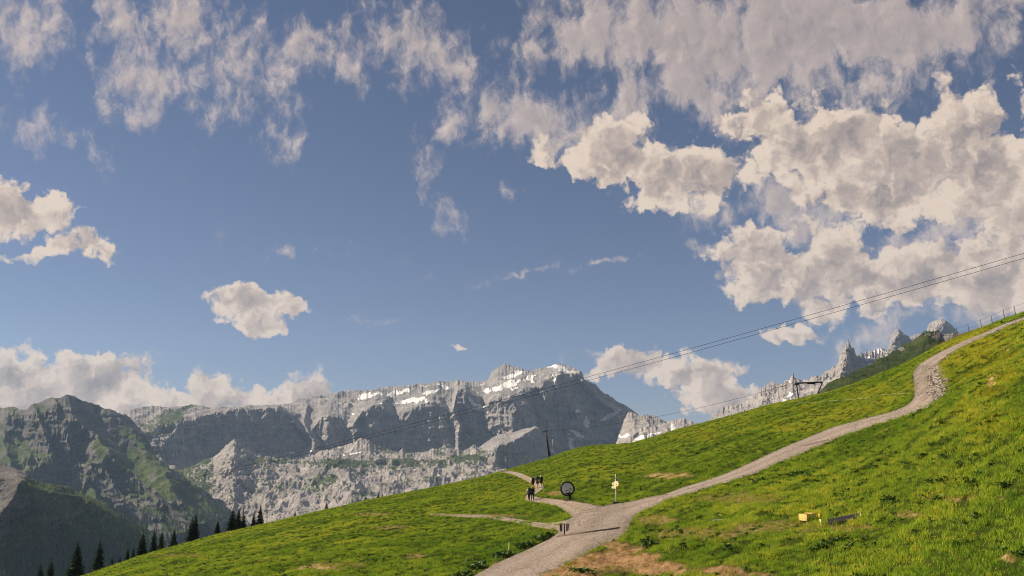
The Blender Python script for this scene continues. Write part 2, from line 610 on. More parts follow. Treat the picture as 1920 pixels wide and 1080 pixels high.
HERB = [(1018, 1010, 26, 9, 1.1), (990, 1026, 30, 9, 1.1), (955, 1044, 30, 9, 1.1), (910, 1066, 34, 8, 1.1), (870, 1082, 30, 7, 1.1), (1062, 955, 12, 6, 1), (1040, 1077, 30, 5, 1), (1090, 1074, 30, 4, 1), (1215, 1022, 14, 8, 1), (1250, 1000, 60, 14, .7), (1480, 905, 90, 16, .6),
        (1700, 940, 120, 9, .8), (1850, 910, 90, 10, .8), (1500, 900, 40, 12, .8), (1380, 845, 90, 6, .6), (1250, 850, 70, 6, .6), (1850, 850, 120, 22, .5), (1660, 880, 100, 12, .5), (1780, 800, 120, 10, .5), (960, 896, 16, 3, .8), (1350, 1030, 90, 12, .5), (1800, 1000, 120, 30, .35), (1600, 1020, 90, 20, .4)]


def relief(x, y, rd):
    """small lumps of the turf, dying out at the roads"""
    r = np.hypot(x, y)
    k = sstep(rd, 0.0, 1.2)
    lump = 0.24 * fbm(x * .22, y * .22, oct=3) + 0.20 * fbm(x * .8 + 40, y * .8, oct=3, ridged=False)
    fine = 0.10 * fbm(x * 2.3, y * 2.3 + 9, oct=2)
    return (lump + fine) * k * sstep(r, 8, 30)


def ground_z(x, y):
    x = np.atleast_1d(np.asarray(x, float))
    y = np.atleast_1d(np.asarray(y, float))
    return base_z(x, y) + relief(x, y, road_dist(x, y))


def foot(u, v):
    """turf point under a pixel, as a Vector"""
    x, y, r = to_ground(u, v)
    z = ground_z(x, y)[0]
    return Vector((float(x), float(y), float(z)))


def beyond_crest(u, k):
    """point k times the crest distance out along a column of the photograph (follows that column at the crest)"""
    v = float(np.interp(u, _u, _v))
    ph, e, cx, cyy = pix(u, v)
    rs = float(np.interp(ph, PH, RSK)) * k
    x, y = float(cx) * rs, float(cyy) * rs
    return Vector((x, y, float(base_z(np.array([x]), np.array([y]))[0])))


# ---- ground sheet: fine fan in front, coarse ring behind and out to the valley
rows = np.concatenate([[0.3, 2, 5, 9], np.geomspace(14, 330, 520), np.geomspace(345, 1500, 24), [2200, 4000, 9000]])
phs = np.concatenate([np.linspace(-math.pi, -0.72, 40)[:-1], np.linspace(-0.72, 0.72, 900), np.linspace(0.72, math.pi, 40)[1:-1]])
RG, PG = np.meshgrid(rows, phs, indexing='ij')
GX, GY = RG * np.sin(PG), RG * np.cos(PG)
gx, gy = GX.ravel(), GY.ravel()
near = np.hypot(gx, gy) < 340
rd = np.full(gx.shape, 99.0)
rd[near] = road_dist(gx[near], gy[near])
gz = base_z(gx, gy)
gz[near] += relief(gx[near], gy[near], rd[near])
# keep the sheet below the road beds
gz -= np.where(rd < 0.25, 0.05, 0.0)
gfaces = grid_faces(len(rows), len(phs), wrap=True)
# close the middle
cidx = len(gx)
gverts = np.stack([gx, gy, gz], 1)
gverts = np.concatenate([gverts, [[0, 0, float(base_z(np.array([0.01]), np.array([0.01]))[0])]]])
tri = np.stack([np.full(len(phs), cidx), (np.arange(len(phs)) + 1) % len(phs), np.arange(len(phs)), np.arange(len(phs))], 1)


def turf_fields(x, y, z):
    inview = (y > 10)
    z = np.where(inview, z, 0)
    yy = np.where(inview, y, 10)
    dirt = region(x, yy, z, DIRT) * inview
    dry = region(x, yy, z, DRY) * inview
    yel = region(x, yy, z, YEL) * inview
    herb = region(x, yy, z, HERB) * inview
    return dirt, dry, yel, herb


def g_build(nt, b):
    co = nt.node('ShaderNodeNewGeometry').outputs['Position']
    n1 = nt.noise(co, 0.09, 5, 0.6)
    n2 = nt.noise(co, 0.9, 6, 0.65)
    n3 = nt.noise(co, 5.0, 4, 0.6)
    col = nt.ramp(n2, [(0.25, (.016, .030, .005)), (0.5, (.050, .072, .009)), (0.75, (.11, .125, .016))])
    col = nt.mix(nt.ss(n1, 0.40, 0.62, 0, 0.5), col, (.10, .10, .015))
    col = nt.mix(nt.ss(n3, 0.35, 0.75, 0.0, 0.5), (.03, .045, .008), col)
    dry = nt.m('MULTIPLY', nt.attr('dry'), nt.ss(n3, 0.2, 0.6), clamp=True)
    col = nt.mix(dry, col, (.42, .29, .13))
    soil = nt.ramp(nt.noise(co, 2.5, 6, 0.7), [(0.25, (.10, .06, .03)), (0.55, (.30, .18, .09)), (0.8, (.44, .30, .17))])
    col = nt.mix(nt.m('MULTIPLY', nt.attr('dirt'), nt.ss(n2, 0.2, 0.45), clamp=True), col, soil)
    nt.put(b.inputs['Base Color'], col)
    b.inputs['Specular IOR Level'].default_value = 0.0
    nt.put(b.inputs['Normal'], nt.bump(nt.m('ADD', n3, nt.m('MULTIPLY', n2, 2.0)), 0.8, 0.15))


M_ground = material('meadow_turf', g_build)
ground = mesh_obj('meadow', gverts, np.concatenate([gfaces, tri[:0]]), M_ground)
struct(ground, 'sloping green alpine meadow with lumps, dry patches and bare soil')
fld = [np.concatenate([f, [0.0]]) for f in turf_fields(gx, gy, gz)]
for nme, arr in zip(('dirt', 'dry', 'yel', 'herb'), fld):
    set_attr(ground, nme, arr)


# ---- gravel roads
def gravel(c_lo, c_mid, c_hi):
    def f(nt, b):
        co = nt.node('ShaderNodeNewGeometry').outputs['Position']
        st = nt.voro(co, 13.0, out='Color')
        sp = nt.node('ShaderNodeSeparateColor')
        nt.put(sp.inputs[0], st)
        n2 = nt.noise(co, 0.6, 5, 0.6)
        n3 = nt.noise(co, 16, 3, 0.6)
        k = nt.m('ADD', nt.m('MULTIPLY', sp.outputs[0], 0.62), nt.m('MULTIPLY', n3, 0.38))
        col = nt.ramp(k, [(0.12, c_lo), (0.5, c_mid), (0.9, c_hi)])
        col = nt.mix(nt.ss(n2, 0.35, 0.7, 0.0, 0.35), col, (.30, .22, .16))
        rut = nt.m('MULTIPLY', nt.attr('rut'), nt.ss(nt.noise(co, 0.35, 4, .6), 0.35, 0.6), clamp=True)
        col = nt.mix(nt.m('MULTIPLY', rut, .55), col, (.40, .335, .285))
        edge = nt.m('MULTIPLY', nt.attr('verge'), nt.ss(nt.noise(co, 1.6, 5, .65), 0.42, 0.62), clamp=True)
        col = nt.mix(nt.m('MULTIPLY', edge, .8), col, (.13, .12, .045))
        nt.put(b.inputs['Base Color'], col)
        d = nt.voro(co, 13.0)
        nt.put(b.inputs['Normal'], nt.bump(nt.m('ADD', nt.m('MULTIPLY', d, -0.6), n3), 1.0, 0.09))
    return f


M_gravel = material('gravel', gravel((.09, .072, .06), (.285, .228, .188), (.50, .41, .34)))
M_path = material('path_dirt', gravel((.16, .12, .09), (.34, .26, .19), (.50, .41, .32)))


def lay(name, LR, lift, mat, label, ncross=22):
    L, Rr = LR
    n = len(L)
    t = np.linspace(0, 1, ncross)
    Pm = L[:, None, :] * (1 - t)[None, :, None] + Rr[:, None, :] * t[None, :, None]
    # ragged edges
    wid = np.hypot(*(Rr - L).T)
    for side, s in ((0, 1), (-1, -1)):
        o = 0.16 * fbm(np.arange(n) * .55, np.full(n, 3.3 + side), oct=3)
        dirv = (Rr - L) / np.maximum(wid, .1)[:, None]
        Pm[:, side, :] += dirv * o[:, None]
    x, y = Pm[..., 0].ravel(), Pm[..., 1].ravel()
    z = base_z(x, y) + lift + 0.05 * fbm(x * .8, y * .8, oct=3) * 0.4
    # crown of the road, edges tucked into the turf
    prof = np.tile(np.where((t == 0) | (t == 1), -0.10, 0.0), n)
    z = z + prof
    o = mesh_obj(name, np.stack([x, y, z], 1), grid_faces(n, ncross), mat)
    tt = np.tile(t, n)
    set_attr(o, 'rut', np.maximum(np.exp(-((tt - .29) / .09) ** 2), np.exp(-((tt - .71) / .09) ** 2)))
    set_attr(o, 'verge', np.clip(1 - np.minimum(tt, 1 - tt) / .2, 0, 1) + .55 * np.exp(-((tt - .5) / .07) ** 2))
    return struct(o, label)


lay('gravel_road', ROADS['main'], 0.05, M_gravel, 'broad grey gravel road climbing the meadow')
lay('footpath', ROADS['foot'], 0.038, M_path, 'pale footpath winding from the junction up to the crest')
lay('dirt_track', ROADS['side'], 0.026, M_path, 'narrow tan dirt track leaving the junction along the slope')

# ------------------------------------------------------------------ mountains
# Every massif is a real surface at its own distance (from the heights and sizes such peaks have):
# along each line of sight the rows run from the foot up over cliffs (hardly any gain in distance)
# and terraces (much gain in distance) to the ridge, and on down the far side.
def rib_field(u, v, ribs, calm=1.0):
    """spurs standing out towards the valley: (points (u, v), left width, right width, metres)"""
    off = np.zeros(u.shape)
    for pts, wl, wr, amp in ribs:
        q = np.array(pts, float)
        vv = q[:, 1]
        order = np.argsort(vv)
        cu = np.interp(v, vv[order], q[order, 0])
        cu = cu + calm * (11 * fbm(v * .035, u * 0 + pts[0][0] * .37, oct=4) + 6 * fbm(u * .05, v * .05, oct=3))
        d = u - cu
        k_ = 1 + calm * (.35 - .6 * np.clip((v - vv.min()) / max(vv.max() - vv.min(), 1), 0, 1)) + .35 * calm * fbm(u * .04, v * .06 + pts[0][0], oct=3)
        d = d / np.maximum(k_, .35)
        t = np.where(d < 0, 1 + d / wl, 1 - d / wr)
        t = np.clip(t, 0, 1)
        t = t ** 1.15
        fade = sstep(v, vv.min() - 26, vv.min() + 8) * (1 - sstep(v, vv.max(), vv.max() + 60))
        off = off + amp * t * fade
    return off


def massif(name, u0, u1, du, knots, ribs=(), vbot=1000, nrow=200, flute=26, rough=34, fine=7, jag=1.6, seed=0.0, back=700, size=170.0, calm=1.0, wood=None, mat=None, label=None, fields=None, sky_smooth=3):
    us = np.arange(u0, u1 + du / 2, du)
    nk = len(knots)
    VK = np.stack([smooth(poly(k[0])(us), sky_smooth if i == 0 else 5) for i, k in enumerate(knots)])
    RK = np.stack([smooth(poly(k[1])(us), 10) for k in knots])
    j = fbm(us * .13 + seed, us * 0 + 3.1, oct=5, gain=.7)
    VK[0] += jag * (-1.6 * np.abs(j) * 2 + 1.0)
    for k in range(1, nk):
        VK[k] += 5.0 * fbm(us * .035 + seed, us * 0 + 7.7 * k, oct=4)
        VK[k] = np.maximum(VK[k], VK[k - 1] + 0.6)
    # rows: t = 0 skyline ... nk-1 foot
    share = np.mean(np.diff(VK, axis=0), axis=1) + 6
    cnt = np.maximum(8, (share / share.sum() * nrow).astype(int))
    V, RR, T = [], [], []
    for k in range(nk - 1):
        for s in np.linspace(0, 1, cnt[k], endpoint=(k == nk - 2)):
            V.append(VK[k] * (1 - s) + VK[k + 1] * s)
            RR.append(RK[k] * (1 - s) + RK[k + 1] * s)
            T.append(np.full(len(us), k + s))
    V, RR, T = np.array(V), np.array(RR), np.array(T)
    U = np.broadcast_to(us, V.shape).copy()
    RR = RR - rib_field(U, V, ribs, calm)
    ph, e, cx, cyy = pix(U, V)
    X, Y, Z = RR * cx, RR * cyy, RR * e + H
    # ravines running down the faces, lumps and broken rock: steep walls bulge outwards, terraces up and down
    dzr = np.abs(np.gradient(Z, axis=0)) / np.maximum(np.abs(np.gradient(RR, axis=0)), 1e-3)
    steep = sstep(dzr, 0.25, 1.3)
    for _ in range(3):
        steep[1:-1] = (steep[:-2] + steep[1:-1] + steep[2:]) / 3
    S = ph * float(np.mean(RR)) + seed * 613.0
    lam = size
    wS = S + .35 * lam * fbm(S / lam, Z / lam, oct=3)
    fl = fbm(wS / (.34 * lam), Z / (1.7 * lam) + seed, oct=5, gain=.72, ridged=True)
    ro = fbm(wS / (1.1 * lam), Z / (.8 * lam), RR / (1.6 * lam), oct=6, gain=.62, ridged=True)
    fi = fbm(S / (.13 * lam), Z / (.11 * lam), oct=3, gain=.65)
    up = fbm(X / (.8 * lam) + seed, Y / (1.1 * lam), oct=3, gain=.5, ridged=True)
    dr = -(0.18 + 0.82 * steep) * (flute * fl + rough * ro + fine * fi)
    dz = (1 - steep) * rough * .34 * up + fine * .30 * fi * (.35 + .65 * steep)
    top = np.minimum(1.0, 0.25 + T * 3.0)
    X, Y, Z = X + dr * top * cx, Y + dr * top * cyy, Z + dz
    RR = np.hypot(X, Y)
    # far side of the ridge
    bx, by, bz = [], [], []
    for dr, dz in ((back * .12, back * -.05), (back * .5, back * -.35), (back, back * -.95)):
        bx.append((RR[0] + dr) * cx[0])
        by.append((RR[0] + dr) * cyy[0])
        bz.append(Z[0] + dz)
    # skirt below the foot
    fx, fy, fz = X[-1] * .93, Y[-1] * .93, np.minimum(Z[-1] - 260, -600)
    X = np.vstack([bx[::-1], X, fx[None]]); Y = np.vstack([by[::-1], Y, fy[None]]); Z = np.vstack([bz[::-1], Z, fz[None]])
    pad = lambda A: np.vstack([A[:1]] * 3 + [A] + [A[-1:]])
    Uf, Vf, Tf = pad(U), pad(V), pad(T)
    o = mesh_obj(name, np.stack([X.ravel(), Y.ravel(), Z.ravel()], 1), grid_faces(*X.shape), mat)
    g, s = fields(Uf, Vf, Tf, fbm(Uf * .06 + seed, Vf * .10, oct=5), fbm(Uf * .05 + seed + 3, Vf * .30, oct=4))
    set_attr(o, 'grass', g)
    set_attr(o, 'snow', s)
    struct(o, label)
    return o, (U, V, X[3:-1], Y[3:-1], Z[3:-1])


def rock_build(lo, mid, hi, grass_lo, grass_hi, grain=1.0):
    def f(nt, b):
        geo = nt.node('ShaderNodeNewGeometry')
        co = geo.outputs['Position']
        sp = nt.node('ShaderNodeSeparateXYZ')
        nt.put(sp.inputs[0], geo.outputs['Normal'])
        st = nt.node('ShaderNodeMapping')
        nt.put(st.inputs['Vector'], co)
        st.inputs['Rotation'].default_value = (R(6), R(-5), 0)
        st.inputs['Scale'].default_value = (.25, .25, 1.6)
        n1 = nt.noise(co, 0.006 * grain, 8, 0.68)
        n2 = nt.noise(st.outputs[0], 0.018 * grain, 6, 0.68)
        n3 = nt.noise(co, 0.05 * grain, 5, 0.7)
        k = nt.m('ADD', nt.m('MULTIPLY', n1, 0.4), nt.m('ADD', nt.m('MULTIPLY', n2, 0.3), nt.m('MULTIPLY', n3, 0.3)))
        col = nt.ramp(k, [(0.36, lo), (0.5, mid), (0.62, hi)])
        gcol = nt.mix(nt.ss(n1, 0.35, 0.65), grass_lo, grass_hi)
        gf = nt.m('ADD', nt.attr('grass'), nt.m('MULTIPLY', nt.m('SUBTRACT', n3, 0.5), 1.6))
        gf = nt.m('ADD', gf, nt.m('MULTIPLY', nt.m('SUBTRACT', sp.outputs[2], 0.6), 0.7))
        col = nt.mix(nt.ss(gf, 0.36, 0.62), col, gcol)
        sf = nt.m('ADD', nt.attr('snow'), nt.m('MULTIPLY', nt.m('SUBTRACT', n3, 0.5), 0.35))
        sm = nt.ss(sf, 0.45, 0.55)
        col = nt.mix(sm, col, (.72, .70, .665))
        nt.put(b.inputs['Base Color'], col)
        hgt = nt.m('ADD', nt.m('MULTIPLY', n1, 80.0), nt.m('ADD', nt.m('MULTIPLY', n2, 34.0), nt.m('MULTIPLY', n3, 26.0)))
        nt.put(b.inputs['Normal'], nt.bump(nt.m('MULTIPLY', hgt, nt.m('SUBTRACT', 1.0, nt.m('MULTIPLY', sm, 0.8))), 0.9, 1.0 / grain))
        b.inputs['Specular IOR Level'].default_value = 0.1
    return f


ROCK = dict(lo=(.17, .16, .155), mid=(.335, .308, .292), hi=(.52, .475, .44))
M_lime = material('limestone', rock_build(ROCK['lo'], ROCK['mid'], ROCK['hi'], (.045, .062, .018), (.10, .115, .035)))
M_pale = material('pale_limestone', rock_build((.20, .18, .165), (.41, .365, .33), (.62, .555, .50), (.05, .07, .02), (.10, .12, .035)))
M_dark = material('green_slate', rock_build((.085, .08, .078), (.17, .155, .145), (.28, .25, .225), (.045, .070, .018), (.115, .140, .035)))
M_alp = material('alp_slope', rock_build((.12, .11, .10), (.24, .22, .20), (.36, .33, .30), (.030, .050, .014), (.075, .095, .025), 4.0))


def spots(U, V, lst):
    m = np.zeros(U.shape)
    wob = fbm(U * .12, V * .22, oct=4, gain=.6) + .5 * fbm(U * .4, V * .6, oct=2)
    for cu, cv, hw, hh, tilt, w in lst:
        c, s_ = math.cos(R(tilt)), math.sin(R(tilt))
        du, dv = U - cu, V - cv
        a, b_ = (du * c - dv * s_) / hw, (du * s_ + dv * c) / hh
        m = np.maximum(m, w * (1.0 - 0.5 * (a * a + b_ * b_) + 0.75 * wob))
    return m


# --- main massif
B_SKY = [(200, 790), (240, 771), (270, 764), (300, 760), (345, 762), (430, 762), (530, 762), (570, 746), (640, 736), (700, 729), (760, 722), (830, 715), (880, 717), (915, 712), (922, 698),
         (932, 688), (945, 684), (960, 688), (990, 692), (1010, 693), (1030, 687), (1050, 683), (1075, 690), (1090, 698), (1096, 715), (1115, 722), (1130, 732), (1150, 745), (1165, 757), (1180, 766),
         (1195, 777), (1215, 795), (1260, 830)]
B_EDGE = [(200, 800), (270, 815), (300, 795), (340, 786), (440, 768), (525, 766), (545, 782), (568, 812), (580, 815), (602, 782), (620, 780), (645, 787), (662, 800), (680, 776), (700, 764), (718, 766), (738, 786),
          (760, 772), (790, 758), (812, 753), (835, 764), (850, 775), (856, 735), (872, 734), (890, 752), (905, 765), (918, 752), (945, 745), (965, 741), (990, 727), (1020, 722), (1038, 733), (1042, 708),
          (1070, 702), (1090, 702), (1098, 718), (1115, 726), (1150, 750), (1180, 770), (1215, 800), (1260, 836)]
B_FOOT = [(200, 850), (270, 855), (350, 862), (430, 850), (500, 846), (560, 858), (600, 840), (650, 846), (700, 838), (760, 845), (820, 836), (900, 836), (925, 812), (960, 806), (1010, 810), (1060, 850), (1110, 860), (1150, 850), (1180, 825), (1260, 850)]
B_RIBS = [([(573, 770), (582, 830)], 22, 16, 190), ([(605, 775), (615, 840)], 12, 45, 60), ([(668, 775), (660, 845)], 14, 10, 150), ([(692, 764), (700, 840)], 20, 50, 80), ([(850, 750), (856, 800), (862, 830)], 12, 9, 150),
          ([(965, 742), (960, 770), (955, 800)], 62, 26, 330), ([(1000, 725), (985, 770), (975, 800)], 26, 60, 160), ([(1040, 700), (1022, 725)], 26, 20, 160), ([(1095, 700), (1120, 740), (1160, 790)], 20, 26, 120),
          ([(330, 790), (310, 850)], 40, 60, 120), ([(930, 686), (925, 705)], 10, 30, 60)]


def B_fields(U, V, T, n, ns):
    plateau = (T < 1.0)
    s = 0.05 + 0.85 * ns + 0.16 * sstep(U, 560, 640) * (1 - sstep(U, 1080, 1100))
    s = np.where(plateau & (U > 540) & (T > .10), s - 0.10, -1)
    s = np.where((U > 880) & plateau, s + .05, s)
    s = np.maximum(s, spots(U, V, [(770, 754, 34, 4.5, 6, .95), (690, 743, 22, 4, 12, .95), (745, 737, 26, 3, 10, .85), (810, 737, 20, 2.5, 14, .8), (945, 725, 36, 5, 16, .95), (965, 703, 30, 4, 20, .95),
                                   (900, 765, 14, 7, 0, .8), (985, 712, 24, 3, 20, .8), (1045, 690, 22, 3, -8, .9), (1060, 697, 14, 3, 0, .9), (887, 756, 18, 4, -45, .9), (830, 727, 14, 3, -15, .75),
                                   (1083, 770, 6, 5, 0, .9), (1143, 781, 22, 4, 26, .95), (1100, 795, 6, 15, 0, .9), (1080, 813, 18, 4, -30, .85), (1070, 828, 5, 15, 10, .8), (600, 846, 20, 3, 0, .8), (838, 836, 8, 3, 0, .7), (912, 768, 8, 6, 30, .8),
                                   (1040, 716, 7, 20, 15, .55), (540, 850, 30, 5, 0, .5)]))
    g = np.where(T > 2.2, 0.30 + .5 * n, -0.6)
    g = np.maximum(g, spots(U, V, [(310, 795, 50, 9, 35, .8), (300, 800, 40, 20, 30, .6)]))
    return g, s


massif('mountain', 205, 1258, 1.0, [
    (B_SKY, [(200, 6300), (560, 6700), (900, 7000), (1040, 6600), (1100, 6400), (1260, 6500)]),
    (B_EDGE, [(200, 5900), (540, 5930), (850, 6000), (960, 6000), (1020, 6150), (1100, 6340), (1260, 6500)]),
    (B_FOOT, [(200, 5820), (560, 5830), (850, 5880), (940, 5900), (1010, 5980), (1100, 6160), (1260, 6350)]),
    ([(200, 1000), (1260, 1000)], [(200, 4900), (1260, 5200)]),
], B_RIBS, nrow=300, flute=44, rough=58, fine=12, jag=1.3, seed=11.0, mat=M_lime, label='broad grey limestone massif with snow patches above sheer cliffs', fields=B_fields)

# --- bench with a shaded wall under the summit
massif('mountain', 870, 1080, 0.9, [
    ([(870, 868), (885, 850), (905, 834), (925, 820), (945, 813), (975, 807), (1003, 798), (1012, 803), (1022, 830), (1045, 852), (1080, 880)], [(870, 5400), (1080, 5500)]),
    ([(870, 880), (885, 866), (905, 850), (935, 835), (950, 832), (975, 822), (1003, 803), (1013, 807), (1024, 835), (1045, 856), (1080, 885)], [(870, 5100), (960, 5000), (1080, 5250)]),
    ([(870, 940), (1080, 940)], [(870, 4980), (960, 4930), (1080, 5200)]),
], [([(932, 826), (925, 880)], 40, 16, 120), ([(955, 830), (950, 870)], 10, 8, 40)], nrow=90, flute=22, rough=20, fine=6, jag=.8, seed=23.0, mat=M_lime, label='lower rock bench with a dark wall below the massif', back=120,
    fields=lambda U, V, T, n, ns: (np.where((V > 845) & (U < 930), .5 + .4 * n, -1), np.full(U.shape, -1.0)))

# --- rocky bowls and knolls in front of the cliffs
K_SKY = [(285, 905), (330, 885), (370, 872), (400, 858), (425, 838), (440, 828), (455, 842), (480, 856), (520, 860), (560, 865), (580, 855), (605, 846), (640, 842), (660, 833), (688, 822), (706, 834), (735, 845), (790, 848), (835, 840), (865, 846), (890, 838), (910, 845), (940, 868), (980, 890)]
K_MID = [(285, 925), (350, 900), (400, 880), (440, 850), (480, 872), (520, 885), (570, 880), (620, 874), (650, 880), (680, 890), (720, 885), (800, 880), (860, 872), (905, 872), (980, 900)]
massif('mountain', 285, 975, 1.0, [
    (K_SKY, [(285, 5600), (440, 5400), (560, 5600), (800, 5500), (975, 5150)]),
    (K_MID, [(285, 5200), (440, 5100), (560, 4980), (800, 4850), (975, 4720)]),
    ([(285, 985), (440, 960), (560, 950), (700, 940), (975, 930)], [(285, 4750), (440, 4640), (560, 4450), (700, 4300), (975, 4100)]),
    ([(285, 1030), (975, 1000)], [(285, 4300), (975, 3650)]),
], [([(440, 828), (428, 880), (440, 960)], 34, 30, 80), ([(655, 876), (660, 920), (650, 960)], 60, 34, 130), ([(500, 862), (505, 920), (520, 980)], 26, 30, 50), ([(820, 870), (800, 920)], 70, 40, 60), ([(730, 880), (725, 930)], 30, 30, 50)],
    nrow=230, flute=22, rough=70, fine=26, jag=1.2, seed=31.0, size=110.0, mat=M_pale, label='pale rocky bowls and grassy knolls at the foot of the cliffs', back=160,
    fields=lambda U, V, T, n, ns: (np.maximum(np.where(U > 400, .10 + .55 * n, .42 + .4 * n), spots(U, V, [(640, 872, 60, 7, 0, .8), (600, 905, 30, 12, 20, .75), (880, 862, 40, 9, 0, .9), (780, 870, 80, 6, 0, .6), (500, 866, 60, 8, 0, .5), (350, 920, 60, 40, -30, .7)])),
                                   spots(U, V, [(662, 854, 22, 2.5, 4, .9), (817, 893, 9, 2.5, 0, .8), (735, 893, 5, 2.5, 0, .7)])))

# --- dark green ridge on the left
A_SKY = [(-60, 775), (0, 768), (45, 768), (60, 758), (85, 749), (100, 745), (107, 748), (125, 741), (145, 748), (160, 756), (190, 763), (215, 768), (235, 778), (255, 793), (272, 815), (284, 842), (300, 868), (340, 893), (380, 922), (420, 955), (470, 995), (520, 1040)]
o_A, grid_A = massif('mountain', -60, 518, 1.0, [
    (A_SKY, [(-60, 5400), (125, 5300), (240, 5200), (400, 4300), (520, 3700)]),
    ([(-60, 880), (100, 850), (240, 880), (300, 905), (400, 960), (520, 1060)], [(-60, 4700), (125, 4750), (240, 4700), (400, 4050), (520, 3500)]),
    ([(-60, 1120), (520, 1120)], [(-60, 3500), (520, 3200)]),
], [([(125, 742), (150, 790), (190, 835), (240, 880), (300, 930), (365, 985)], 110, 95, 560), ([(62, 757), (78, 800), (98, 850)], 70, 40, 300), ([(102, 746), (112, 790), (132, 840)], 30, 30, 170), ([(215, 770), (262, 830), (330, 900)], 50, 60, 200), ([(15, 770), (5, 830), (25, 880)], 60, 70, 260),
    ([(300, 870), (330, 930), (400, 1000)], 50, 60, 260), ([(175, 850), (230, 930), (310, 1000)], 40, 50, 240), ([(150, 880), (190, 950), (250, 1010)], 40, 50, 200), ([(345, 900), (390, 950), (440, 1000)], 30, 40, 160)],
    nrow=260, flute=60, rough=52, fine=10, jag=1.0, seed=47.0, calm=.4, mat=M_dark, label='dark green mountain ridge with a pointed summit and rocky spurs',
    fields=lambda U, V, T, n, ns: (np.clip(.16 + .75 * n + .42 * sstep(V, 800, 860), -1, 1.2), np.full(U.shape, -1.0)))

# --- nearer wooded spur at the far left
S_SKY = [(-60, 838), (0, 868), (20, 877), (45, 893), (70, 905), (110, 911), (150, 921), (200, 947), (260, 985), (320, 1020), (400, 1062), (460, 1090)]
o_S, grid_S = massif('mountain', -60, 455, 1.0, [
    (S_SKY, [(-60, 2560), (48, 2500), (150, 2620), (300, 2640), (460, 2600)]),
    ([(-60, 900), (45, 905), (70, 918), (150, 935), (200, 960), (260, 1000), (320, 1034), (400, 1075), (460, 1100)], [(-60, 2360), (48, 2360), (150, 2430), (300, 2430), (460, 2400)]),
    ([(-60, 1150), (460, 1150)], [(-60, 1980), (48, 1960), (150, 2010), (300, 2030), (460, 2050)]),
], [([(46, 894), (34, 925), (8, 962), (-30, 1000)], 80, 60, 110), ([(100, 925), (130, 980), (170, 1060)], 40, 40, 60), ([(60, 930), (80, 1000), (95, 1080)], 30, 40, 50)],
    nrow=160, flute=14, rough=22, fine=4, jag=.8, seed=59.0, mat=M_dark, label='steep wooded spur with a rocky edge', back=300, size=90.0,
    fields=lambda U, V, T, n, ns: (np.where((U + 14 * n < 52 - .55 * (V - 890)), -.25 + .4 * n, .62 + .5 * n), np.full(U.shape, -1.0)))

# --- small ridge right of the summit
massif('mountain', 1155, 1345, 0.8, [
    ([(1155, 830), (1162, 812), (1168, 795), (1176, 778), (1186, 776), (1197, 778), (1215, 781), (1230, 782), (1242, 788), (1250, 794), (1262, 790), (1275, 787), (1285, 788), (1300, 794), (1345, 812)], [(1155, 5900), (1250, 5700), (1345, 5600)]),
    ([(1155, 842), (1170, 815), (1190, 800), (1215, 800), (1240, 806), (1300, 806), (1345, 820)], [(1155, 5500), (1345, 5250)]),
    ([(1155, 870), (1345, 850)], [(1155, 5000), (1345, 4700)]),
], [([(1215, 781), (1205, 815)], 26, 14, 70), ([(1190, 776), (1186, 800)], 14, 10, 50)], nrow=90, flute=18, rough=46, fine=16, jag=1.6, seed=71.0, size=120.0, mat=M_pale, label='small rubble ridge with snow lying along its foot', back=160,
    fields=lambda U, V, T, n, ns: (np.full(U.shape, -1.0), spots(U, V, [(1205, 823, 26, 4, 18, .95), (1228, 815, 16, 3, 22, .85), (1178, 818, 8, 3, 0, .8), (1262, 803, 6, 4, -40, .9), (1168, 820, 14, 3, -20, .75)])))

# --- pale ridge with the rock needle
D_SKY = [(1322, 795), (1335, 783), (1350, 770), (1365, 763), (1385, 757), (1404, 752), (1414, 738), (1424, 727), (1440, 722), (1455, 718), (1470, 714), (1480, 716), (1490, 706), (1500, 709), (1512, 715), (1520, 710), (1532, 704), (1540, 706),
         (1550, 696), (1566, 691), (1573, 675), (1579, 662), (1584, 654), (1588, 642), (1592, 641), (1597, 652), (1604, 660), (1612, 668), (1622, 666), (1640, 657), (1665, 655), (1690, 665), (1730, 690)]
massif('mountain', 1322, 1730, 0.8, [
    (D_SKY, [(1322, 6400), (1400, 6200), (1500, 5900), (1580, 5600), (1610, 5700), (1650, 5900), (1730, 5800)]),
    ([(1322, 800), (1400, 772), (1430, 755), (1500, 740), (1560, 722), (1590, 700), (1640, 690), (1730, 705)], [(1322, 6000), (1400, 5800), (1500, 5500), (1580, 5350), (1650, 5450), (1730, 5500)]),
    ([(1322, 840), (1500, 790), (1730, 740)], [(1322, 5200), (1500, 4800), (1730, 4700)]),
], [([(1590, 642), (1578, 690), (1570, 720)], 34, 40, 170), ([(1425, 728), (1418, 770)], 24, 20, 90), ([(1492, 706), (1480, 750)], 26, 26, 90), ([(1550, 696), (1535, 730)], 26, 20, 80)], nrow=150, flute=40, rough=66, fine=30, jag=3.6, seed=83.0, size=75.0, mat=M_pale, sky_smooth=1,
    label='pale jagged limestone ridge with a tall rock needle',
    fields=lambda U, V, T, n, ns: (np.full(U.shape, -1.0), spots(U, V, [(1478, 746, 12, 3.5, 30, .95), (1465, 758, 16, 2.5, 20, .85), (1650, 661, 16, 4, 10, .95), (1632, 676, 9, 4, 10, .9), (1630, 686, 6, 4, 0, .8), (1478, 718, 10, 2, -10, .7), (1450, 762, 20, 2.5, 15, .7), (1660, 657, 10, 3, 0, .8)])))

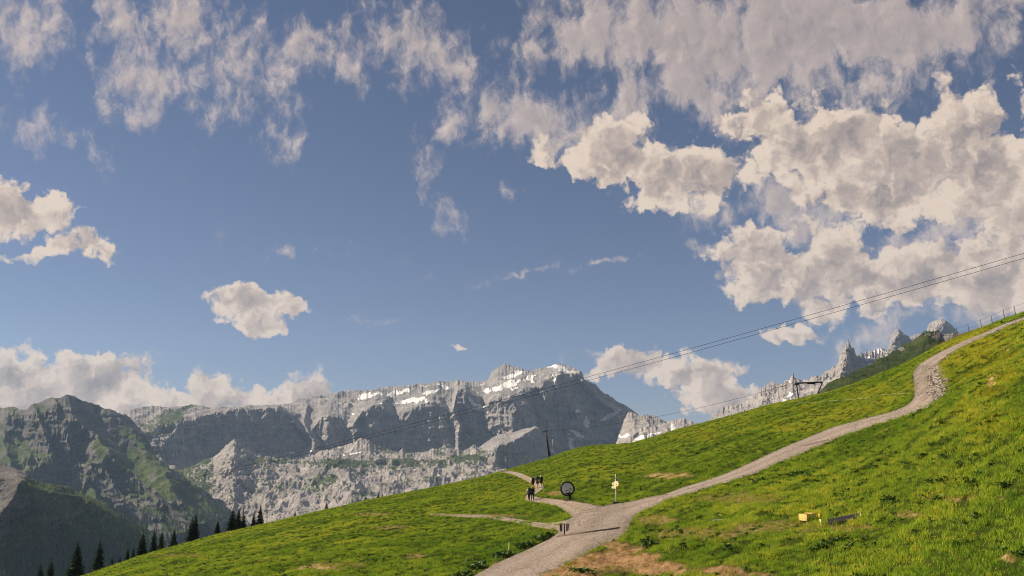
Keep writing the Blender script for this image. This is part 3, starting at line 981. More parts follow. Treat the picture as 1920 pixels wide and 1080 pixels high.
# --- twin towers farther back
E_SKY = [(1655, 680), (1666, 650), (1669, 632), (1673, 624), (1682, 618), (1688, 619), (1697, 627), (1706, 631), (1722, 627), (1736, 623), (1739, 612), (1744, 605), (1756, 600), (1766, 597), (1776, 602), (1790, 614), (1803, 630), (1830, 645)]
massif('mountain', 1655, 1830, 0.7, [
    (E_SKY, [(1655, 7600), (1740, 7500), (1830, 7700)]),
    ([(1655, 690), (1668, 655), (1684, 624), (1706, 637), (1738, 628), (1766, 606), (1800, 633), (1830, 650)], [(1655, 7450), (1740, 7380), (1830, 7600)]),
    ([(1655, 720), (1830, 700)], [(1655, 7200), (1740, 7150), (1830, 7400)]),
], [([(1684, 619), (1680, 660)], 18, 20, 90), ([(1764, 598), (1760, 640)], 28, 34, 140)], nrow=80, flute=40, rough=44, fine=16, jag=1.6, seed=97.0, size=80.0, mat=M_lime, sky_smooth=1, label='two square grey rock towers behind the green ridge',
    fields=lambda U, V, T, n, ns: (np.full(U.shape, -1.0), np.full(U.shape, -1.0)))

# --- green ridge in front of the towers
F_SKY = [(1515, 760), (1535, 738), (1552, 721), (1570, 712), (1600, 700), (1640, 680), (1680, 656), (1710, 640), (1730, 626), (1742, 619), (1755, 619), (1768, 625), (1785, 622), (1800, 627), (1815, 630), (1850, 640), (1900, 660)]
o_F, grid_F = massif('mountain', 1515, 1900, 0.9, [
    (F_SKY, [(1515, 900), (1600, 980), (1750, 1150), (1900, 1200)]),
    ([(1515, 790), (1600, 745), (1700, 700), (1760, 660), (1900, 690)], [(1515, 780), (1600, 840), (1750, 990), (1900, 1040)]),
    ([(1515, 860), (1700, 790), (1900, 760)], [(1515, 600), (1900, 700)]),
], [([(1745, 620), (1730, 660)], 40, 30, 20), ([(1600, 702), (1595, 740)], 40, 40, 12)], nrow=90, flute=5, rough=8, fine=1.6, jag=.8, seed=103.0, mat=M_alp, label='green grassy ridge with a rocky crown', back=120, size=34.0,
    fields=lambda U, V, T, n, ns: (np.where(spots(U, V, [(1775, 630, 34, 13, 0, .9), (1690, 655, 10, 4, 0, .6)]) > .45, -.5 + .8 * n, .75 + .55 * n), np.full(U.shape, -1.0)))
#@@ENDM

# ------------------------------------------------------------------ air
def haze_box():
    x, y0, y1, z0, z1 = 9700.0, -9500.0, 9900.0, -650.0, 1500.0
    vs_ = [(a, b_, c) for c in (z0, z1) for b_ in (y0, y1) for a in (-x, x)]
    fc = [(0, 2, 3, 1), (4, 5, 7, 6), (0, 1, 5, 4), (2, 6, 7, 3), (0, 4, 6, 2), (1, 3, 7, 5)]
    mt = bpy.data.materials.new('mountain_air')
    mt.use_nodes = True
    n_ = NT(mt.node_tree)
    out = n_.node('ShaderNodeOutputMaterial')
    pv = n_.node('ShaderNodeVolumePrincipled')
    pv.inputs['Color'].default_value = (.46, .68, 1.0, 1)
    pv.inputs['Density'].default_value = 3.1e-5
    pv.inputs['Anisotropy'].default_value = 0.15
    n_.t.links.new(pv.outputs[0], out.inputs['Volume'])
    o = mesh_obj('haze', vs_, fc, mt, smooth_shade=False)
    o['kind'] = 'stuff'
    o['label'] = 'thin blue mountain haze filling the valley air'
    return o


haze_box()

# ------------------------------------------------------------------ mesh builder
class MB:
    def __init__(self):
        self.v, self.f = [], []

    def add(self, vs_, fs):
        n = len(self.v)
        self.v += [tuple(p) for p in vs_]
        self.f += [tuple(i + n for i in f) for f in fs]
        return self

    def box(self, c, s, rot=None, taper=1.0):
        pts = []
        for dz in (-1, 1):
            k = taper if dz > 0 else 1.0
            for dx, dy in ((-1, -1), (1, -1), (1, 1), (-1, 1)):
                p = Vector((dx * s[0] / 2 * k, dy * s[1] / 2 * k, dz * s[2] / 2))
                pts.append((rot @ p if rot else p) + Vector(c))
        return self.add(pts, [(3, 2, 1, 0), (4, 5, 6, 7), (0, 1, 5, 4), (1, 2, 6, 5), (2, 3, 7, 6), (3, 0, 4, 7)])

    def tube(self, pts, rad, n=8, cap=True):
        pts = [Vector(p) for p in pts]
        rad = rad if isinstance(rad, (list, tuple)) else [rad] * len(pts)
        rings = []
        for i, p in enumerate(pts):
            d = (pts[min(i + 1, len(pts) - 1)] - pts[max(i - 1, 0)]).normalized()
            a = d.cross(Vector((0, 0, 1)) if abs(d.z) < .9 else Vector((1, 0, 0))).normalized()
            b_ = d.cross(a)
            rings.append([p + (a * math.cos(2 * math.pi * k / n) + b_ * math.sin(2 * math.pi * k / n)) * rad[i] for k in range(n)])
        vs_ = [q for r_ in rings for q in r_]
        fs = [(i * n + k, i * n + (k + 1) % n, (i + 1) * n + (k + 1) % n, (i + 1) * n + k) for i in range(len(pts) - 1) for k in range(n)]
        if cap:
            fs += [tuple(range(n - 1, -1, -1)), tuple((len(pts) - 1) * n + k for k in range(n))]
        return self.add(vs_, fs)

    def disc(self, c, r_, depth, n=40):
        """round plate facing -y"""
        c = Vector(c)
        fr = [c + Vector((math.cos(2 * math.pi * k / n) * r_, -depth / 2, math.sin(2 * math.pi * k / n) * r_)) for k in range(n)]
        bk = [p + Vector((0, depth, 0)) for p in fr]
        return self.add(fr + bk, [tuple(range(n)), tuple(range(2 * n - 1, n - 1, -1))] + [(k, n + k, n + (k + 1) % n, (k + 1) % n) for k in range(n)])

    def build(self, name, mat, parent=None, smooth_shade=False):
        return mesh_obj(name, self.v, self.f, mat, parent, smooth_shade)


def kids(o, parent_to, names=None):
    for ch in list(o.children):
        c = ch.copy()
        link(c, parent_to)
        kids(ch, c)


def copy_thing(o, loc, rz=0.0, sc=1.0, label=None):
    c = o.copy()
    C.objects.link(c)
    c.location = loc
    c.rotation_euler = (0, 0, rz)
    c.scale = sc if isinstance(sc, tuple) else (sc, sc, sc)
    if label:
        c['label'] = label
    kids(o, c)
    return c


def face_cam(p):
    """rotation about z so that local -y looks to the station"""
    return -math.atan2(p.x, p.y)


M_steel = simple('galvanised_steel', (.30, .30, .30), .45, .6)
M_dark_steel = simple('dark_steel', (.028, .028, .03), .55, .3)
M_rust = simple('rusty_red_paint', (.22, .07, .05), .7)
M_white = simple('white_sheet', (.72, .72, .70), .5)
M_blue = simple('blue_sheet', (.16, .36, .55), .45)
M_cream = simple('cream_signboard', (.78, .66, .36), .5)
M_ink = simple('dark_ink', (.03, .03, .035), .6)
M_ring = simple('blackened_timber', (.022, .02, .02), .8)
M_panel = simple('grey_print', (.62, .62, .63), .5, var=.06)
M_panel_lo = simple('dark_print', (.05, .055, .065), .6)
M_panel_mid = simple('mid_print', (.24, .25, .25), .6)
M_wood = simple('weathered_wood', (.20, .15, .11), .85, var=.3, scale=4)
M_newwood = simple('fresh_pine', (.78, .52, .16), .7, var=.2, scale=5)
M_yellow = simple('yellow_paint', (.72, .42, .04), .55)
M_paleyellow = simple('pale_yellow_paint', (.75, .68, .28), .55)
M_postgrey = simple('fence_post_wood', (.13, .12, .115), .85)
M_wire = simple('wire', (.10, .10, .11), .5, .5)
M_rope = simple('steel_rope', (.012, .012, .013), 1.0, 0.0)
M_tape = simple('white_tape', (.55, .58, .36), .8)

# ------------------------------------------------------------------ spruces
def leafy(nt, b):
    oi = nt.node('ShaderNodeObjectInfo').outputs['Random']
    co = nt.node('ShaderNodeTexCoord').outputs['Object']
    n = nt.noise(co, 2.5, 4, .6)
    col = nt.ramp(n, [(.3, (.018, .034, .012)), (.55, (.045, .075, .024)), (.8, (.090, .120, .038))])
    col = nt.mix(nt.m('MULTIPLY', oi, .35), col, (.02, .03, .018))
    nt.put(b.inputs['Base Color'], col)


M_needle = material('spruce_needles', leafy)
M_bark = simple('spruce_bark', (.09, .065, .05), .9, var=.3)


def spruce_mesh(seed, h, w, thin):
    rng = random.Random(seed)
    tr = MB()
    lean = (rng.uniform(-.1, .1), rng.uniform(-.1, .1))
    tr.tube([(0, 0, -.6), (lean[0] * .3, lean[1] * .3, h * .4), (lean[0], lean[1], h * .985)], [h * .020, h * .013, .012], 7)
    cr = MB()
    z = h * rng.uniform(.05, .10)
    while z < h * .99:
        t = z / h
        prof = (1 - t) ** .85 * w * (0.80 + .28 * rng.random()) + .06
        nb = max(5, int(9 + 6 * (1 - t)))
        a0 = rng.random() * 6.28
        for i in range(nb):
            if rng.random() < thin:
                continue
            a = a0 + 6.283 * i / nb + rng.uniform(-.25, .25)
            L = prof * rng.uniform(.55, 1.12)
            droop = rng.uniform(.18, .42) * (1.2 - t)
            d = Vector((math.cos(a), math.sin(a), 0))
            s_ = Vector((-math.sin(a), math.cos(a), 0))
            base = Vector((lean[0] * t, lean[1] * t, z + rng.uniform(-.12, .12)))
            tip = base + d * L + Vector((0, 0, -droop * L + .12 * L * t * 4))
            midp = (base + tip) / 2 + Vector((0, 0, .06 * L))
            wd = L * rng.uniform(.26, .40)
            # flat spray with ragged side twigs and hanging needles
            cr.add([base, midp + s_ * wd, tip, midp - s_ * wd], [(0, 1, 2, 3)])
            for k in range(5):
                q = base.lerp(tip, .25 + .17 * k) + Vector((0, 0, .05 * L))
                sg = 1 if k % 2 else -1
                e = q + s_ * sg * wd * rng.uniform(.7, 1.5) + d * wd * .5 + Vector((0, 0, -rng.uniform(.05, .30) * L))
                cr.add([q - d * .07 * L, e, q + d * .10 * L], [(0, 1, 2)])
                hang = q + Vector((rng.uniform(-.05, .05), rng.uniform(-.05, .05), -rng.uniform(.16, .34) * (L * .5 + .3)))
                cr.add([q - d * .10 * L, hang, q + d * .12 * L], [(0, 1, 2)])
        z += h * rng.uniform(.020, .032)
    return tr, cr


spruce_kinds = []
for i, (h, w, thin) in enumerate(((10, 2.6, .06), (10, 2.2, .08), (10, 3.1, .04), (10, 2.0, .14))):
    tr, cr = spruce_mesh(40 + i, h, w, thin)
    spruce_kinds.append((tr, cr))
spruce_meshes = []


def spruce(u, vtop, k, kind, label, wide=1.0, rot=0.0):
    """base on the hillside k times the crest distance out, top at row vtop"""
    b_ = beyond_crest(u, k)
    rr_ = math.hypot(b_.x, b_.y)
    ph, e, cx, cyy = pix(u, vtop)
    h = float(e) * rr_ + H - b_.z
    sc = h / 9.95
    if kind >= len(spruce_meshes) or spruce_meshes[kind] is None:
        while len(spruce_meshes) <= kind:
            spruce_meshes.append(None)
        tr, cr = spruce_kinds[kind]
        o = empty('spruce_tree')
        t_ = tr.build('trunk', M_bark, o, True)
        c_ = cr.build('crown', M_needle, o, False)
        spruce_meshes[kind] = (t_.data, c_.data)
    else:
        o = empty('spruce_tree')
        link(bpy.data.objects.new('trunk', spruce_meshes[kind][0]), o)
        link(bpy.data.objects.new('crown', spruce_meshes[kind][1]), o)
    o.location = b_
    o.rotation_euler = (0, 0, rot)
    o.scale = (sc * wide, sc * wide, sc)
    tag(o, label, 'tree', 'spruces along the lower meadow edge')


TREES = [(72, 1056, 1.10, 1, 1.2, 'low dark spruce at the wood edge below the rocky spur'), (92, 1046, 1.12, 3, 1.3, 'low thin spruce beside the wood edge below the spur'), (140, 1014, 1.06, 2, .92, 'tall dense spruce standing apart at the foot of the meadow'), (183, 1012, 1.06, 0, .9, 'slim tall spruce standing alone beside the tall dense one'),
         (209, 1044, 1.05, 3, 1.1, 'small thin spruce between lone spruce and the clump'), (224, 1043, 1.07, 1, 1.1, 'small narrow spruce at the low end of the clump'), (238, 1024, 1.05, 1, .9, 'young spruce leaning against the big clump tree'), (249, 1024, 1.08, 3, 1.0, 'thin young spruce tucked behind the big clump tree'),
         (265, 996, 1.05, 2, .86, 'broad dense spruce, tallest of the lower clump'), (287, 993, 1.06, 0, .8, 'slender spruce beside the broad clump tree'), (301, 993, 1.04, 1, .9, 'narrow spruce at the upper end of the lower clump'), (325, 991, 1.04, 2, .8, 'full spruce alone between two clumps on the crest'),
         (357, 968, 1.04, 1, .95, 'lower stem of the twin-topped spruce on the meadow edge'), (364, 962, 1.05, 0, .9, 'taller stem of the twin-topped spruce on the meadow edge'), (387, 1000, 1.03, 3, 1.2, 'tiny spruce just showing over the turf'), (407, 976, 1.04, 2, 1.0, 'bushy round-topped spruce on the meadow edge'),
         (434, 951, 1.05, 2, .85, 'tallest spruce of the upper clump on the crest'), (446, 952, 1.04, 0, .85, 'spruce in the middle of the upper clump'), (455, 955, 1.05, 1, 1.0, 'uphill-side spruce of the upper clump on the crest'), (475, 957, 1.04, 1, .9, 'narrow spruce next to the last tall one'), (487, 945, 1.04, 0, .85, 'last tall slim spruce up the crest'),
         (612, 940, 1.05, 3, 1.5, 'tiny spruce peeping over the middle of the crest'), (553, 958, 1.05, 3, 1.5, 'tiny thin spruce far along the crest'), (686, 929, 1.05, 1, 1.6, 'small dark spruce over the crest before the knolls'), (709, 926, 1.06, 2, 1.3, 'small bushy spruce over the crest before the knolls'), (717, 925, 1.05, 3, 1.6, 'small thin spruce beside the bushy one on the crest')]
for i, (u, vt, k, kind, wide, lab) in enumerate(TREES):
    spruce(u, vt, k, kind, lab, wide, i * 1.7)

# ------------------------------------------------------------------ round sign
p = foot(1069, 938)
sg = empty('round_sign', p, face_cam(p))
dist = math.hypot(p.x, p.y)
mpp = dist / F                     # metres for one photo pixel at this distance
c0 = Vector((-4.6 * mpp, -.06, 20.5 * mpp))
rO = 13.0 * mpp
b_ = MB()
n = 48
ring = [c0 + Vector((math.cos(2 * math.pi * k / n) * (rO - .07), .03, math.sin(2 * math.pi * k / n) * (rO - .07))) for k in range(n + 1)]
b_.tube(ring, .10, 8, False)
b_.build('ring', M_ring, sg, True)
pl = MB().disc(c0, rO - .09, .06).build('panel', M_panel, sg)
for nm, mt, bits in (('lettering', M_panel_mid, [(-.05, .80, .62, .07), (-.30, .62, .12, .06), (-.12, .62, .16, .06), (.10, .62, .18, .06), (.34, .66, .16, .08), (-.42, .30, .10, .09), (-.28, .30, .12, .08), (-.08, .32, .14, .08), (.08, .32, .12, .08), (.52, .48, .2, .06)]),
                     ('picture', M_panel_lo, [(.55, .10, .62, .09), (.52, -.06, .10, .20), (.46, -.12, .20, .05), (.66, -.26, .14, .16), (-.18, -.34, .14, .22), (.06, -.30, .30, .10), (.26, -.40, .12, .16), (-.30, -.42, .12, .10)])):
    for x, z, w, h in bits:
        MB().box(c0 + Vector((x * rO * .8, -.034, z * rO * .8)), (w * rO * .8, .012, h * rO * .8)).build(nm, mt, pl)
hl = MB()
pts = [(-.45, -.78), (-.2, -.62), (.1, -.70), (.35, -.52), (.62, -.62), (.5, -.80), (.1, -.95)]
fr = [c0 + Vector((x * rO * .85, -.036, z * rO * .85)) for x, z in pts]
hl.add(fr + [q + Vector((0, .012, 0)) for q in fr], [tuple(range(len(pts) - 1, -1, -1)), tuple(range(len(pts), 2 * len(pts)))])
hl.build('hill_silhouette', M_ring, pl)
po = MB()
po.tube([(c0.x + .25, .02, 8.0 * mpp), (0, .0, 3 * mpp), (.10, 0, -.25)], [.16, .14, .19], 8)
po.build('post', M_ring, sg, True)
ba = MB()
ba.box((-.25, .05, .04), (1.0, .55, .14))
ba.build('base', M_wood, sg)
tag(sg, 'round dark-rimmed panel with grey print on a short black post beside the footpath', 'sign')

# ------------------------------------------------------------------ hiking signpost at the junction
p = foot(1155, 944.5)
sp_ = empty('signpost', p, face_cam(p) - .85)
mpp = math.hypot(p.x, p.y) / F
wx = 1.45 * mpp                    # boards are turned towards the morning sun, so longer than they look


def board(parent, x0, x1, z0, z1, mat, tip, y=-.06, name='board', lines=True):
    """arrow board; tip = +1 points right, -1 points left, 0 square"""
    m_ = MB()
    zc = (z0 + z1) / 2
    t_ = min(.12, (z1 - z0) * .45)
    if tip > 0:
        q = [(x0, z0), (x1 - t_, z0), (x1, zc), (x1 - t_, z1), (x0, z1)]
    elif tip < 0:
        q = [(x0 + t_, z0), (x1, z0), (x1, z1), (x0 + t_, z1), (x0, zc)]
    else:
        q = [(x0, z0), (x1, z0), (x1, z1), (x0, z1)]
    fr = [(a, y, c) for a, c in q]
    bk = [(a, y + .03, c) for a, c in q]
    nn = len(q)
    m_.add(fr + bk, [tuple(range(nn - 1, -1, -1))[::-1], tuple(range(2 * nn - 1, nn - 1, -1))] + [(k, (k + 1) % nn, nn + (k + 1) % nn, nn + k) for k in range(nn)])
    o = m_.build(name, mat, parent)
    if lines:
        w = x1 - x0
        for kx, kw, kz in ((.42, .30, .68), (.50, .44, .34)):
            MB().box((x0 + w * kx, y - .006, z0 + (z1 - z0) * kz), (w * kw, .008, (z1 - z0) * .10)).build('lettering', M_ink, o)
    return o


MB().tube([(0, 0, -.3), (0.01, 0, 52 * mpp)], [.045, .038], 8).build('pole', M_white, sp_, True)
board(sp_, -1.0 * wx, 7.0 * wx, 31 * mpp, 39.5 * mpp, M_cream, 1, -.075)
board(sp_, -6.2 * wx, .25 * wx, 32.5 * mpp, 37.5 * mpp, M_cream, -1, -.045)
board(sp_, -6.8 * wx, 1.6 * wx, 27 * mpp, 31 * mpp, M_cream, -1, -.06)
board(sp_, .5 * wx, 7.3 * wx, 40.5 * mpp, 44 * mpp, M_panel_lo, 1, .05, lines=False)
board(sp_, -2.0 * wx, .5 * wx, 44.5 * mpp, 46.5 * mpp, M_panel_lo, 0, -.06, lines=False)
board(sp_, -1.2 * wx, 2.6 * wx, 24 * mpp, 26 * mpp, M_rust, 0, -.06, lines=False)
rg = random.Random(3)
for k in range(7):
    a = k * .9
    rad = rg.uniform(.12, .2)
    cc = Vector((math.cos(a) * .2, math.sin(a) * .2, .06))
    MB().box(cc, (rad * 1.5, rad * 1.3, rad * 1.4), Matrix.Rotation(rg.uniform(0, 3), 3, 'Z') @ Matrix.Rotation(rg.uniform(-.5, .5), 3, 'X'), .6).build('footing_stone', M_dark_steel, sp_)
tag(sp_, 'pale signpost with cream arrow boards and a dark stone footing by the gravel junction', 'signpost')

# small signpost on the crest where the footpath ends
p = beyond_crest(950, .985)
s2 = empty('signpost', p, face_cam(p))
mpp = math.hypot(p.x, p.y) / F
MB().tube([(0, 0, -.4), (-2.6 * mpp, 0, 24 * mpp)], [.05, .045], 7).build('pole', M_steel, s2, True)
board(s2, -5 * mpp, .6 * mpp, 15 * mpp, 17.5 * mpp, M_white, -1, -.08, lines=False)
board(s2, -4.3 * mpp, -.6 * mpp, 21.5 * mpp, 25 * mpp, M_white, 0, -.08, lines=False)
tag(s2, 'thin crest signpost with two small white boards where the footpath vanishes', 'signpost')

# ------------------------------------------------------------------ T-shaped stand on the junction
p = foot(1058.5, 1004.5)
ts = empty('slat_stand', p, face_cam(p) + .12)
mpp = math.hypot(p.x, p.y) / F
MB().box((0, 0, 10 * mpp - .1), (.09, .09, 20 * mpp + .2)).build('post', M_dark_steel, ts)
MB().box((0, 0, 20.6 * mpp), (18 * mpp, .16, .06)).build('top_board', M_wood, ts)
for x, w, l in ((-8.2, .06, 11), (-6.3, .09, 12.5), (-4.6, .06, 12), (4.4, .09, 12), (6.6, .07, 10.5), (8.2, .05, 5)):
    MB().box((x * mpp, 0, (20.2 - l / 2) * mpp - .02), (w, .05, l * mpp)).build('slat', M_wood if w < .08 else M_dark_steel, ts)
for x in (-6.3, 6.3):
    MB().box((x * mpp, -.04, 10.5 * mpp), (4.6 * mpp, .03, .05)).build('rail', M_wood, ts)
tag(ts, 'small T-shaped post with dark slats hanging from its crossboard on the gravel', 'post')

# drainage channels across the road
def channel(u0, v0, u1, v1, label, w=.16):
    n_ = 14
    line = [foot(u0 + (u1 - u0) * k / n_, v0 + (v1 - v0) * k / n_) for k in range(n_ + 1)]
    a, b2 = line[0], line[-1]
    o = empty('drain_channel', a)
    for off, nm, mt, ht in ((-w * .75, 'rim', M_wood, .09), (w * .75, 'rim', M_wood, .07), (0, 'channel_bed', M_ink, .056)):
        m_ = MB()
        d = (b2 - a)
        sd = Vector((d.y, -d.x, 0)).normalized()
        pr = []
        for k in range(n_ + 1):
            q = line[k] + sd * off
            zz = float(base_z(np.array([q.x]), np.array([q.y]))[0]) + .05
            pr.append((q.x - a.x, q.y - a.y, zz - a.z))
        hw = .025 if nm == 'rim' else w * .72
        vv, ff = [], []
        for q in pr:
            for sx, sz in ((-1, -.05), (1, -.05), (1, ht - .02), (-1, ht - .02)):
                vv.append((q[0] + sd.x * sx * hw, q[1] + sd.y * sx * hw, q[2] + sz))
        for k in range(n_):
            for e in range(4):
                ff.append((k * 4 + e, k * 4 + (e + 1) % 4, (k + 1) * 4 + (e + 1) % 4, (k + 1) * 4 + e))
        ff += [(3, 2, 1, 0), tuple(n_ * 4 + e for e in range(4))]
        m_.add(vv, ff).build(nm, mt, o)
    return tag(o, label, 'drain')


channel(1046, 1007.5, 1160, 992, 'long dark drain channel set across the gravel junction', .24)
channel(1508, 837.5, 1552, 826.5, 'short drain channel crossing the upper gravel road', .14)
channel(1205, 936.5, 1250, 929, 'thin drain channel along the road verge past the signpost', .10)

# ------------------------------------------------------------------ stakes by the lower road
for u, vt, vb, lab in ((954, 1019, 1035, 'pale thin stake in the tall verge beside the gravel road'), (874, 1044, 1060, 'slim grey stake in the grass below the pale one')):
    p = foot(u, vb)
    mpp = math.hypot(p.x, p.y) / F
    o = empty('marker_stake', p)
    MB().tube([(0, 0, -.3), (.02, 0, (vb - vt) * mpp)], [.035, .03], 6).build('stick', M_paleyellow if u > 900 else M_wood, o, True)
    MB().tube([(.02, 0, (vb - vt) * mpp), (.021, 0, (vb - vt) * mpp + .05)], [.034, .01], 6).build('cap', M_white, o, True)
    tag(o, lab, 'stake')

# ------------------------------------------------------------------ wooden box, stakes and trough on the right slope
p = foot(1515, 972)
mpp = math.hypot(p.x, p.y) / F
bx_ = empty('wooden_box', p, .5)
W, Dp, Hh = 25 * mpp, 17 * mpp, 11.5 * mpp
for k in range(3):
    z = Hh * (k + .5) / 3
    MB().box((0, -Dp / 2, z), (W, .035, Hh / 3 - .012)).build('plank', M_newwood, bx_)
    MB().box((0, Dp / 2, z), (W, .035, Hh / 3 - .012)).build('plank', M_newwood, bx_)
    MB().box((-W / 2 + .02, 0, z), (.035, Dp - .04, Hh / 3 - .012)).build('plank', M_newwood, bx_)
    MB().box((W / 2 - .02, 0, z), (.035, Dp - .04, Hh / 3 - .012)).build('plank', M_newwood, bx_)
for k in range(3):
    MB().box((W * (.02 + .17 * k + .08), 0, Hh + .02), (W * .16, Dp * 1.04, .03), Matrix.Rotation(.05, 3, 'Y')).build('lid_board', M_newwood, bx_)
MB().box((0, 0, .03), (W - .08, Dp - .08, .03)).build('floor', M_wood, bx_)
for sx in (-1, 1):
    for sy in (-1, 1):
        MB().box((sx * (W / 2 - .055), sy * (Dp / 2 - .05), Hh / 2 - .15), (.05, .05, Hh + .3)).build('corner_post', M_wood, bx_)
tag(bx_, 'half-open box of fresh yellow pine boards standing on the slope', 'box')

p = foot(1541, 983)
mpp = math.hypot(p.x, p.y) / F
o = empty('marker_stake', p)
MB().tube([(0, 0, -.3), (-.06, .0, 12 * mpp)], [.045, .05], 7).build('stick', M_paleyellow, o, True)
MB().tube([(-.06, 0, 12 * mpp), (-.09, 0, 20 * mpp)], [.062, .058], 7).build('painted_top', M_yellow, o, True)
tag(o, 'yellow-topped stake between the pine box and the trough', 'stake')
p = foot(1616, 971)
o = empty('marker_stake', p)
MB().tube([(0, 0, -.3), (-.05, .0, 9 * mpp)], [.03, .03], 7).build('stick', M_paleyellow, o, True)
MB().box((-.09, 0, 9.3 * mpp), (.10, .04, .05)).build('hook', M_paleyellow, o)
tag(o, 'short pale green-yellow stake at the far end of the trough', 'stake')

a, b2 = foot(1561, 976.5), foot(1617, 967.0)
d = b2 - a
L = d.length
tr_ = empty('wooden_trough', (a + b2) / 2, math.atan2(d.y, d.x))
slope = math.asin(max(-.5, min(.5, d.z / L)))
rot = Matrix.Rotation(-slope, 3, 'Y')
for y, z, sy, sz, nm in ((-.26, .12, .05, .24, 'side_board'), (.26, .14, .05, .24, 'side_board'), (0, .04, .50, .04, 'bottom_board')):
    MB().box(rot @ Vector((0, y, z)), (L, sy, sz), rot).build(nm, M_dark_steel if nm == 'side_board' and y < 0 else M_wood, tr_)  # near board is wood too; the dark colour paints its shaded side
for s_ in (-1, 1):
    MB().box(rot @ Vector((s_ * (L / 2 - .02), 0, .12)), (.045, .48, .20), rot).build('end_board', M_wood, tr_)
    MB().box(rot @ Vector((s_ * L * .32, 0, -.02)), (.10, .56, .20), rot).build('bearer', M_dark_steel, tr_)
MB().box(rot @ Vector((0, .14, .275)), (L * .98, .26, .03), rot).build('cover_board', M_wood, tr_)
tag(tr_, 'long low trough of weathered boards lying in the grass', 'trough')

p = foot(1352, 985.5)
o = empty('plank', p, .05)
MB().box((0, 0, .07), (1.0, .12, .05), Matrix.Rotation(-.03, 3, 'Y')).build('board', M_white, o)
MB().box((-.3, .05, .02), (.08, .1, .12)).build('support_block', M_wood, o)
MB().box((.3, .05, .02), (.08, .1, .12)).build('support_block', M_wood, o)
tag(o, 'short pale plank lying in the meadow below the road', 'plank')

# ------------------------------------------------------------------ surface lift: slanting mast, gantry, ropes
pm = beyond_crest(1031, 1.0)
mpm = math.hypot(pm.x, pm.y) / F
lm = empty('lift_mast', pm, face_cam(pm))
top = Vector((-7.5 * mpm, 0, 48 * mpm))
MB().tube([(0, 0, -.6), top], [.30, .24], 10).build('mast_tube', M_dark_steel, lm, True)
MB().tube([(.55, .5, -.6), top + Vector((.45, .4, -1.2))], [.09, .09], 6).build('ladder_rail', M_dark_steel, lm, True)
MB().tube([top + Vector((-.75, .3, -.12)), top + Vector((0, 0, .12)), top + Vector((.75, -.3, .22))], [.12, .17, .12], 8).build('cross_arm', M_dark_steel, lm, True)
for sx in (-1, 1):
    for k in range(2):
        c = top + Vector((sx * .62 - .12 + .24 * k, 0, .02 + sx * .10))
        MB().disc(c, .12, .08, 14).build('sheave', M_dark_steel, lm)
tag(lm, 'leaning dark lift mast with a short cross arm on the crest', 'lift mast')

pg = beyond_crest(1498, 1.0)
mpg = math.hypot(pg.x, pg.y) / F
gt = empty('lift_gantry', pg, face_cam(pg))
gz0 = 28.5 * mpg
MB().tube([(0, 0, -.8), (-2.5 * mpg, 0, gz0)], [.17, .16], 10).build('front_leg', M_dark_steel, gt, True)
MB().box((19.5 * mpg, 0, gz0 + .02), (45 * mpg, .34, .34), Matrix.Rotation(-.012, 3, 'Y')).build('crossbeam', M_dark_steel, gt)
MB().box((22.5 * mpg, 0, gz0 - 1.9 * mpg), (14 * mpg, .26, .22)).build('drive_box', M_dark_steel, gt)
bl = Vector((28 * mpg, 0, 4.0 * mpg))
MB().tube([(bl.x - .5, 0, bl.z - 1.6), (41.5 * mpg, 0, gz0)], [.17, .15], 10).build('slanting_leg', M_dark_steel, gt, True)
MB().box((-2.5 * mpg, 0, gz0 - 1.5 * mpg), (4.5 * mpg, .4, 4 * mpg)).build('joint_plate', M_dark_steel, gt)
for sx in (-1, 1):
    MB().disc((-2.5 * mpg + sx * 3.2 * mpg, -.1, gz0 - 2.2 * mpg), .2, .1, 14).build('sheave', M_dark_steel, gt)
tag(gt, 'black four-sided lift gantry with one slanting leg on the crest', 'lift gantry')

pw = beyond_crest(1492.5, .995)
wp = empty('marker_pole', pw, face_cam(pw))
mw = math.hypot(pw.x, pw.y) / F
MB().tube([(0, 0, -.4), (-1.5 * mw, 0, 46 * mw)], [.05, .04], 7).build('pole', M_steel, wp, True)
MB().tube([(-1.2 * mw, 0, 38 * mw), (-1.6 * mw, 0, 47 * mw)], [.10, .09], 7).build('red_band', M_rust, wp, True)
for z in (37, 27):
    MB().box((-1.2 * mw, 0, z * mw), (4.5 * mw, .06, .08)).build('rung', M_rust, wp)
tag(wp, 'slim pole with a red upper half close behind the gantry leg', 'pole')

pb = beyond_crest(1461, 1.01)
bp = empty('rope_bracket', pb, face_cam(pb))
mb_ = math.hypot(pb.x, pb.y) / F
MB().tube([(0, 0, -.5), (0, 0, 43 * mb_)], [.06, .05], 7).build('pole', M_steel, bp, True)
MB().tube([(-1 * mb_, 0, 28 * mb_), (15 * mb_, 0, 31 * mb_)], [.05, .05], 6).build('arm', M_dark_steel, bp, True)
tag(bp, 'thin grey pole with one side arm downhill of the gantry', 'pole')

pc = beyond_crest(1036.5, .99)
hp = empty('weather_mast', pc, face_cam(pc))
mc = math.hypot(pc.x, pc.y) / F
MB().tube([(0, 0, -.4), (-.7 * mc, 0, 37 * mc)], [.09, .06], 8).build('pole', M_steel, hp, True)
MB().box((-.7 * mc, -.05, 36.5 * mc), (4.4 * mc, .35, 4.6 * mc)).build('sensor_box', M_blue, hp)
MB().box((-.6 * mc, -.26, 37.3 * mc), (2.6 * mc, .06, 2.2 * mc)).build('sensor_face', M_white, hp)
MB().box((0, -.14, 10 * mc), (3.6 * mc, .3, 5.2 * mc)).build('control_box', M_white, hp)
tag(hp, 'thin mast with a blue and white head and a white box beside the leaning mast', 'mast')

